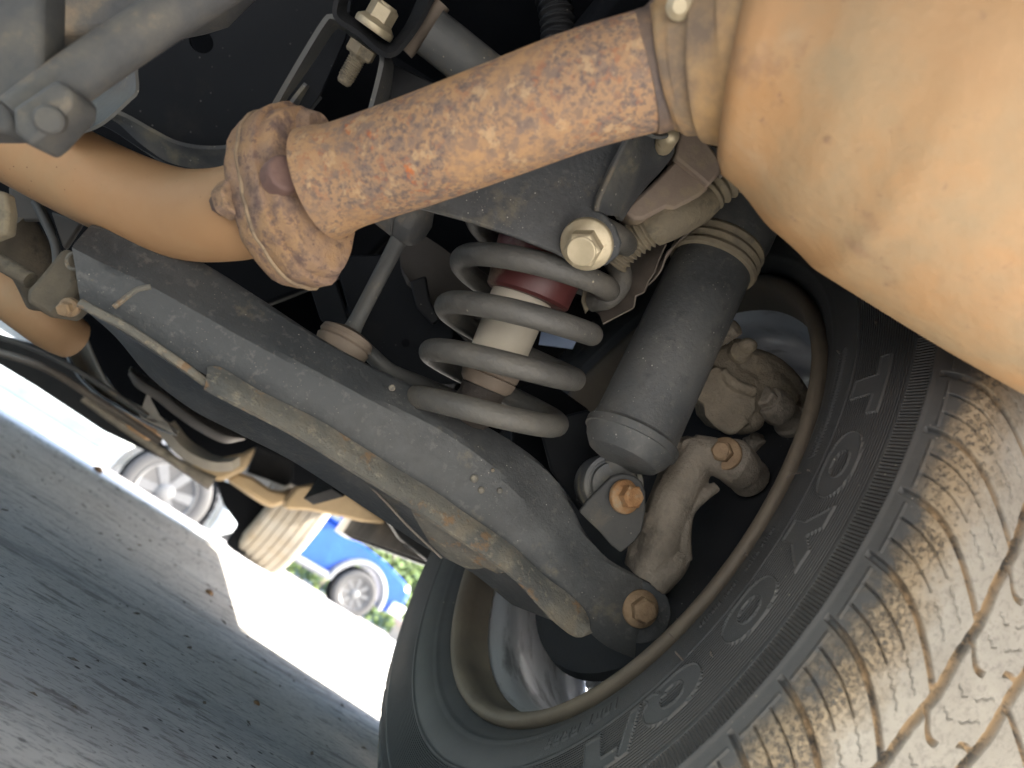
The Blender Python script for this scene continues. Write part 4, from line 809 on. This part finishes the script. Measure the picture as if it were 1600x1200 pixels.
def px4(pts, ox, oy, k): return [(ox+x*k, oy+y*k) for x, y in pts]
YS = 1.25
def pl(pts, Y): return [atY(x, y, Y) for x, y in pts]
a_ = px4([(380, -40), (480, 170), (620, 310), (740, 380), (880, 460), (1000, 520), (1105, 555)], 0, 540, .25); b_ = px4([(520, -60), (620, 170), (700, 285), (800, 360), (900, 410), (1010, 470), (1110, 545)], 0, 540, .25)
part(rails(MB(), [pl(a_, YS), pl([((x+u)/2, (y+v)/2) for (x, y), (u, v) in zip(a_, b_)], YS+.05), pl(b_, YS)], .002, 60, 4), 'heat_shield', M_shield, 'long dull silver heat shield slanting along the lower left')
part(sweep(MB(), pl(a_, YS-.004), [.0028]*7, 8, 40), 'heat_shield_rim', M_chrome, 'bright rolled edge of the shield')
part(sweep(MB(), pl([(x+2, y-2) for x, y in b_], YS-.004), [.0022]*7, 8, 40), 'heat_shield_rim', M_shield)
b2 = px4([(800, 180), (850, 260), (960, 330), (1100, 440), (1250, 540), (1400, 610), (1530, 590)], 0, 540, .25); t2 = px4([(820, 130), (930, 200), (1080, 290), (1200, 380), (1320, 460), (1440, 520), (1540, 570)], 0, 540, .25)
part(rails(MB(), [pl(t2, 1.15), pl([((x+u)/2, (y+v)/2) for (x, y), (u, v) in zip(t2, b2)], 1.08), pl(b2, 1.15)], .002, 60, 5), 'muffler_shield', M_sheet, 'grey curved shield beside the heat shield')
part(plate(MB(), pl(px4([(930, 265), (940, 330), (1000, 440), (1110, 555), (1050, 480), (1090, 545), (1110, 560), (960, 490), (870, 440)], 0, 540, .25), 1.2), V(0, .02, 0)), 'shield_tab', M_shield, 'pointed bright tab on the shield')
c2 = px4([(1090, 470), (1180, 580), (1280, 650), (1380, 700), (1500, 695)], 0, 540, .25); d2 = px4([(1020, 500), (1150, 640), (1250, 700), (1350, 730), (1450, 725)], 0, 540, .25)
part(rails(MB(), [pl(c2, 1.7), pl(d2, 1.66)], .02, 40, 4), 'front_shield', M_shield, 'pale curved shield edge near the front')
dim_ = lambda name, pts, Y, m, th, label=None, bv=.004: part(plate(MB(), pl(pts, Y), V(0, th, 0)), name, m, label, bevel=bv)
dim_('copper_cover', px4([(740, 400), (860, 440), (1010, 520), (980, 570), (900, 580), (800, 520)], 0, 540, .25), 1.9, M_rustpipe, .1, 'coppery pipe cover under the shield')
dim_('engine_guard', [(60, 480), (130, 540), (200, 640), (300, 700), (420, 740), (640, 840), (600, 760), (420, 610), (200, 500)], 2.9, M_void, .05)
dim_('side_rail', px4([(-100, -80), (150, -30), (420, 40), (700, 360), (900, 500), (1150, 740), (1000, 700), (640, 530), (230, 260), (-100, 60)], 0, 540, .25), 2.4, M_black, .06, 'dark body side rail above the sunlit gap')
part(sweep(MB(), pl(px4([(520, 330), (760, 500), (940, 620), (1150, 760), (1330, 860)], 0, 540, .25), 2.3), [.010, .011, .012, .014, .022], 12, 30), 'tie_rod', M_cast, 'slim dark rod with pale end near the front wheel')
dim_('front_subframe', px4([(740, 300), (860, 420), (1000, 400), (1180, 360), (1290, 300), (1200, 500), (1000, 600), (830, 560), (760, 480), (700, 380)], 160, 640, .1875), 2.45, M_beige, .15, 'tan dusty front subframe in the distance', .02)
for q in ([(620, 330), (640, 250), (740, 330), (760, 470), (700, 480)], [(380, 200), (470, 190), (500, 240), (460, 300)]):
    dim_('linkage', px4(q, 160, 640, .1875), 2.5, M_cast, .06, None, .008)
dim_('subframe_flange', px4([(1040, 580), (1120, 520), (1250, 560), (1400, 660), (1540, 690), (1640, 640), (1640, 720), (1480, 800), (1400, 820), (1300, 760)], 160, 640, .1875), 2.5, M_beige, .2, 'tan flanged end of the front subframe', .012)
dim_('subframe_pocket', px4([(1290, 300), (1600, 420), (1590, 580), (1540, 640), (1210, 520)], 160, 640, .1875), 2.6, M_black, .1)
dim_('front_arm', px4([(480, 100), (560, 0), (700, -20), (860, 20), (1010, 130), (1200, 255), (1150, 262), (1000, 245), (800, 200), (620, 165), (480, 160)], 340, 760, .225), 2.35, M_beige, .12, 'tan dusty front suspension arm reaching towards the far wheel', .015)
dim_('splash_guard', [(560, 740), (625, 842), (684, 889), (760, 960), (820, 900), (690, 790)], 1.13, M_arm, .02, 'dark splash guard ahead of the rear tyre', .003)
mb = MB(); plate(mb, [V(.515, y, z) for y, z in [(.76, .002), (1.13, .03), (1.13, .5), (.9, .5), (.90, .20)]], V(.02, 0, 0)); plate(mb, [V(.462, y, z) for y, z in [(.80, .012), (1.13, .03), (1.13, .5), (.92, .5), (.92, .20)]], V(.045, 0, 0)); part(mb, 'sun_leak_panel', M_void)  # added plates that block a sun streak passing ahead of the tyre
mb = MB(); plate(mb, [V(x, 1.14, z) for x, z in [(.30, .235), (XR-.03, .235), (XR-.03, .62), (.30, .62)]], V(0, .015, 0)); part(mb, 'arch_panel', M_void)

# ------------------------------------------------------------------ front wheel of the same car
FW = sub_empty('front_wheel', (.375, 3.43, .345), 'far front wheel, tan dust over its tread')
def simple_tyre(parent, c, R, hw, ribs, m_side, m_tread, axis=V(1, 0, 0)):
    pr = []
    t = [(-hw+.01, R*.66), (-hw-.004, R*.74), (-hw-.008, R*.84), (-hw, R*.93), (-hw*.9, R*.975)]
    pr += t
    xs = np.linspace(-hw*.82, hw*.82, ribs*10+1)
    for i, x in enumerate(xs): pr.append((x, R*(.995-.012*(x/hw)**2) - (.007*R/.36 if i % 10 == 5 else 0)))
    pr += [(-a, b) for a, b in t[::-1]]
    mb = MB(); lathe(mb, c, axis, pr, 96); o = mb.build('tyre', m_tread, parent); 
    o.data.materials.append(m_side)
    for p in o.data.polygons:
        cc_ = p.center; rr_ = math.sqrt(max(0, cc_.length_squared-cc_.dot(axis)**2))
        if rr_ < R*.95: p.material_index = 1
    return o
dim_('upright_and_shadow', [(335, 745), (400, 770), (450, 800), (420, 850), (385, 868), (366, 862), (352, 850), (372, 820), (350, 790)], 3.30, M_void, .05, None, .01)  # black panel for the upright together with the shadow left of the tyre
simple_tyre(FW, Vector((.375, 3.43, .345)), .352, .108, 5, M_dtread, M_dtread)
mb = MB(); lathe(mb, Vector((.375, 3.43, .345)), V(1, 0, 0), [(-.10, .235), (-.09, .215), (.02, .20), (.05, .06), (.07, .05)], 60); mb.build('rim', M_rim, FW)
mb = MB(); lathe(mb, Vector((.28, 3.43, .345)), V(1, 0, 0), [(-.02, .04), (0, .14), (.03, .15)], 40); mb.build('brake_disc', M_cast, FW)

# ------------------------------------------------------------------ background vehicles on the lower lot
def car(name, label, loc, R, paint, kind, front=1):
    x0, y0, z0 = loc; z0 = gz(x0, y0)
    root = thing(name, label, 'suv' if kind == 'suv' else 'pickup truck', (x0, y0, z0))
    X = lambda a: x0+front*a
    if kind == 'suv':            # wheel of interest (front) at a = 0; nose towards +a
        wb = -2.6; body = [(-3.45, .42), (-3.5, .95), (-3.3, 1.05)]
        low = arch_pts = []
        lo_ = [(-3.42, .45)]
        for wx in (wb, 0):
            for i in range(13):
                a = math.pi*(1-i/12); lo_.append((wx+.44*math.cos(a), .36+.44*math.sin(a)))
        lo_ = [p if p[1] > .36 else p for p in lo_]
        body = lo_+[(.62, .36), (.74, .42), (.80, .62), (.78, .80), (.62, .90), (.2, .99), (-.55, 1.05), (-3.45, 1.08), (-3.5, .8)]
        cab = [(-3.35, 1.08), (-3.2, 1.62), (-2.9, 1.70), (-1.5, 1.70), (-1.1, 1.62), (-.5, 1.06)]
        win = [[(-3.15, 1.13), (-3.05, 1.55), (-2.2, 1.6), (-2.2, 1.13)], [(-2.1, 1.13), (-2.1, 1.6), (-1.55, 1.6), (-1.2, 1.52), (-.75, 1.13)]]
        wheels = (wb, 0); W_ = 1.75
    else:
        wb = -3.5; lo_ = [(-4.4, .22), (-4.1, .20)]
        for wx in (wb, 0):
            lo_.append((wx-.5, .20))
            for i in range(13):
                a = math.pi*(1-i/12); lo_.append((wx+.50*math.cos(a), .40+.50*math.sin(a)))
            lo_.append((wx+.5, .20))
        body = [(a, max(b, .20)) for a, b in lo_]+[(.70, .40), (1.02, .45), (1.04, 1.02), (-1.3, 1.08), (-4.3, 1.12), (-4.45, .8)]
        cab = [(-3.3, 1.08), (-2.75, 1.72), (-2.5, 1.80), (-1.5, 1.80), (-1.3, 1.7), (-1.2, 1.08)]
        win = [[(-2.9, 1.13), (-2.6, 1.66), (-2.1, 1.7), (-2.1, 1.13)], [(-2.0, 1.13), (-2.0, 1.7), (-1.5, 1.7), (-1.35, 1.13)]]
        wheels = (wb, 0); W_ = 1.85
    P3 = lambda pts, dy=0: [V(X(a), y0+dy, z0+b) for a, b in pts]
    plate(MB(), P3(body, .10), V(0, W_-.2, 0)).build('body', paint, root, bevel=.05)
    plate(MB(), P3(cab, .22), V(0, W_-.44, 0)).build('cabin', paint, root, bevel=.05)
    for q in win: plate(MB(), P3(q, .205), V(0, .02, 0)).build('window', M_glass, root)
    seam = -1.15 if kind == 'suv' else -1.35
    for s in ((seam, -2.05) if kind == 'suv' else (-2.05, -3.0)):
        box(MB(), (X(s), y0+.098, z0+.75), .006, .004, .28).build('door_gap', M_void, root)
    for s in (seam-.75,): box(MB(), (X(s), y0+.085, z0+.9), .09, .015, .014).build('door_handle', M_chrome if kind == 'suv' else paint, root, bevel=.004)
    for wx in wheels:
        c = V(X(wx), y0+.10, z0+R); e = bpy.data.objects.new('wheel', None); C.objects.link(e); e.parent = root; e.location = c-WORLD[root.name]; WORLD[e.name] = c
        simple_tyre(e, c, R, .11, 4, M_fartyre, M_fartyre, V(0, 1, 0))
        ns = 8 if kind == 'suv' else 6
        mb = MB(); lathe(mb, c, V(0, 1, 0), [(-.115, R*.66), (-.105, R*.62), (-.06, R*.60), (-.055, R*.64), (-.1, R*.67)], 48, close=True)
        for k in range(ns):
            a = 2*math.pi*k/ns+.2; dv = V(math.cos(a), 0, math.sin(a)); tv = V(-math.sin(a), 0, math.cos(a)); h1, h2 = (.014, .020) if ns == 8 else (.034, .046)
            vs = [c+V(0, -.105+q, 0)+dv*rr+tv*(s_*hh) for rr, hh in ((R*.12, h1), (R*.63, h2)) for s_ in (-1, 1) for q in (0, .03)]
            mb.add(vs, [(0, 1, 3, 2), (4, 6, 7, 5), (0, 4, 5, 1), (2, 3, 7, 6), (0, 2, 6, 4), (1, 5, 7, 3)])
        lathe(mb, c, V(0, -1, 0), [(.07, R*.2), (.112, R*.19), (.125, R*.12), (.127, R*.02)], 24)
        mb.build('rim', M_alloy, e)
        mb = MB(); lathe(mb, c, V(0, 1, 0), [(-.045, R*.1), (-.045, R*.62), (-.03, R*.62), (-.03, R*.1)], 40); mb.build('spoke_gap_disc', M_void, e)  # black disc added as the dark of the gaps between spokes
        if kind == 'suv':
            pts = [V(X(wx)+.46*math.cos(a), y0+.085, z0+.36+.46*math.sin(a)) for a in np.linspace(math.pi*1.02, -.02*math.pi, 20)]
            sweep(MB(), pts, [.055]*20, 10, 40).build('fender_flare', M_greyplastic, root)
        mb = MB(); lathe(mb, c+V(0, .06, 0), V(0, 1, 0), [(0, R*1.1), (.2, R*1.1)], 40); mb.build('wheel_well', M_void, root)
    if kind == 'suv':
        sweep(MB(), [V(X(-.52), y0+.0, z0+.36), V(X(-1.3), y0-.02, z0+.34), V(X(-2.1), y0+.0, z0+.36)], [.06]*3, 12, 20).build('side_step', M_greyplastic, root)
        box(MB(), (X(.72), y0+.6, z0+.48), .12, .55, .10).build('bumper', M_chrome, root, bevel=.03)
        mb = MB(); lathe(mb, V(X(.70), y0+.22, z0+.78), V(front*.9, -.3, 0), [(-.04, .10), (.05, .095), (.08, .05)], 24); mb.build('headlight', M_lamp, root)
        mb = MB(); plate(mb, [V(X(a), y0+.2+.02*i, z0+b) for i, (a, b) in enumerate([(-.40, 1.10), (-.98, 1.60), (-.98, 1.60), (-.40, 1.10)])][:2]+[V(X(-.98), y0+1.5, z0+1.60), V(X(-.40), y0+1.5, z0+1.10)], V(.02*front, 0, .02)); mb.build('windshield', M_glass, root)
        box(MB(), (X(-.70), y0+.03, z0+1.18), .06, .07, .09).build('mirror', M_chrome, root, bevel=.03)
        box(MB(), (X(.80), y0+.9, z0+.74), .02, .5, .12).build('grille', M_chrome, root, bevel=.01)
    else:
        box(MB(), (X(-1.9), y0+.06, z0+.46), 1.25, .05, .06).build('running_board', mat('shade blue sill', [(.3, (.11, .16, .23)), (.7, (.14, .19, .27))], 5, .35, .1, 0), root, bevel=.02)  # blue tone stands for a sill in shade, put into its colour
        box(MB(), (X(.98), y0+.8, z0+.50), .10, .7, .09).build('bumper', M_chrome, root, bevel=.02)
        sweep(MB(), [V(X(.62), y0+.5, z0+.34), V(X(.85), y0+.45, z0+.30), V(X(1.05), y0+.4, z0+.30)], [.05, .06, .05], 14, 12).build('exhaust_tip', M_greyplastic, root)
        lathe(MB(), V(X(.80), y0+.25, z0+.32), V(0, 1, 0), [(-.1, .06), (-.08, .10), (.08, .10), (.1, .05)], 20).build('tow_hook', M_greyplastic, root)
    return root
p = atY(262, 765, 7.3); car('white_pickup', 'white pickup truck with six spoke wheel beyond the sunlit concrete strip', (p.x, 7.3, 0), .39, M_whitepaint, 'pickup')
p = atY(548, 938, 11.6); car('blue_suv', 'blue suv with grey fender flares parked across the lot', (p.x, 11.6, 0), .35, M_blue, 'suv')

# ------------------------------------------------------------------ hedge, planter, rocks, debris
def hedge():
    rnd = random.Random(3); x0 = atY(600, 840, 17).x
    root = thing('hedge', 'yellow green leafy hedge behind the blue suv', 'hedge', (x0+1, 17.5, gz(0, 17.5)))
    mb = MB()
    for i in range(15000):
        c = V(x0-7+16*rnd.random(), 17+1.6*rnd.random(), gz(0, 17.5)+3.2*rnd.random()**.8)
        a = V(rnd.gauss(0, 1), rnd.gauss(0, 1), rnd.gauss(0, 1)).normalized(); b = a.orthogonal().normalized(); s = .07+.08*rnd.random()
        mb.add([c-a*s, c+b*s*.5, c+a*s, c-b*s*.5], [(0, 1, 2, 3)])
    mb.build('foliage', M_green, root, smooth=False, kind='stuff')
    mb = MB()
    for i in range(14): 
        b = V(x0-6+1.1*i, 17.8, gz(0, 17.8)); sweep(mb, [b, b+V(.1, 0, 1.2), b+V(-.1, .1, 2.6)], [.07, .05, .02], 8, 8)
    mb.build('stems', M_dtread, root)
hedge()
mb = MB(); plate(mb, [V(-60, 19.2, -.6), V(60, 19.2, -.6), V(60, 34, 6), V(-60, 34, 6)], V(0, .5, -.5)); mb.build('grass_bank', M_green, kind='structure')
p = atY(632, 985, 8.5)
pr = thing('planter', 'pale stone planter box at the right of the blue suv', 'planter', (p.x+.35, 8.5, gz(0, 8.5)))
mb = MB(); box(mb, (p.x+.45, 8.5, gz(0, 8.5)+.22), .50, .3, .26); mb.build('box', M_stone, pr, bevel=.02)
mb = MB(); box(mb, (p.x+.45, 8.5, gz(0, 8.5)+.50), .53, .33, .03); mb.build('coping', M_pink, pr, bevel=.01)
for k, (dx, dz, r) in enumerate([(-.1, .60, .10), (.12, .62, .13), (.36, .60, .10)]):
    mb = MB(); lathe(mb, V(p.x+.25+dx, 8.45, gz(0, 8.5)+dz), V(.1*k, .1, 1), [(-r*.8, r*.3), (-r*.5, r*.85), (0, r), (r*.4, r*.8), (r*.7, r*.3)], 9)
    o = mb.build('rock', M_pink if k != 1 else M_stone, bevel=.01)
    tag(o, ['small pinkish rock at the left end on the planter', 'largest pale rock on the planter top', 'pinkish rock nearest the tyre on the planter'][k], 'rock', 'rocks on the planter')
def ground_at(px, py, z=0):
    v = CR*((px-800)/FPX)+CD*((py-600)/FPX)+CF; return CAM+v*((z-CAM.z)/v.z)
def clump(px, py, r, label, m=M_leaf):
    p = ground_at(px, py); rnd = random.Random(px); mb = MB()
    lathe(mb, p+V(0, 0, r*.35), V(.2, .1, 1), [(-r*.5, r*.5), (-r*.2, r), (r*.2, r*.85), (r*.5, r*.35)], 9)
    o = mb.build('dirt_clod', m, bevel=r*.1); o.rotation_euler = (0, 0, rnd.random()); tag(o, label, 'clod', 'dirt clods on the concrete')
clump(326, 928, .009, 'brown dirt clod beside the sunlit edge on the concrete')
clump(152, 736, .02, 'brown lump by the bright strip at far left')
clump(400, 1100, .004, 'small brown crumb at the shadowed concrete near the tyre')
def debris():
    rnd = random.Random(11); mb = MB()
    for i in range(1600):
        y = .35+3.2*rnd.random()**1.1; x = -1.1+1.7*rnd.random(); s = (.0010+.0045*rnd.random()**3)*min(1, .25+y*.5)
        a = rnd.random()*6.28; u = V(math.cos(a), math.sin(a), .2)*s*(1+rnd.random()); v = V(-math.sin(a), math.cos(a), .1)*s*.7; c = V(x, y, gz(x, y)+.0008)
        h = V(0, 0, s*.5)
        mb.add([c-u, c-v, c+u, c+v, c+h], [(0, 1, 4), (1, 2, 4), (2, 3, 4), (3, 0, 4), (0, 3, 2, 1)])
    mb.build('debris', M_chip, kind='stuff', smooth=False)
debris()
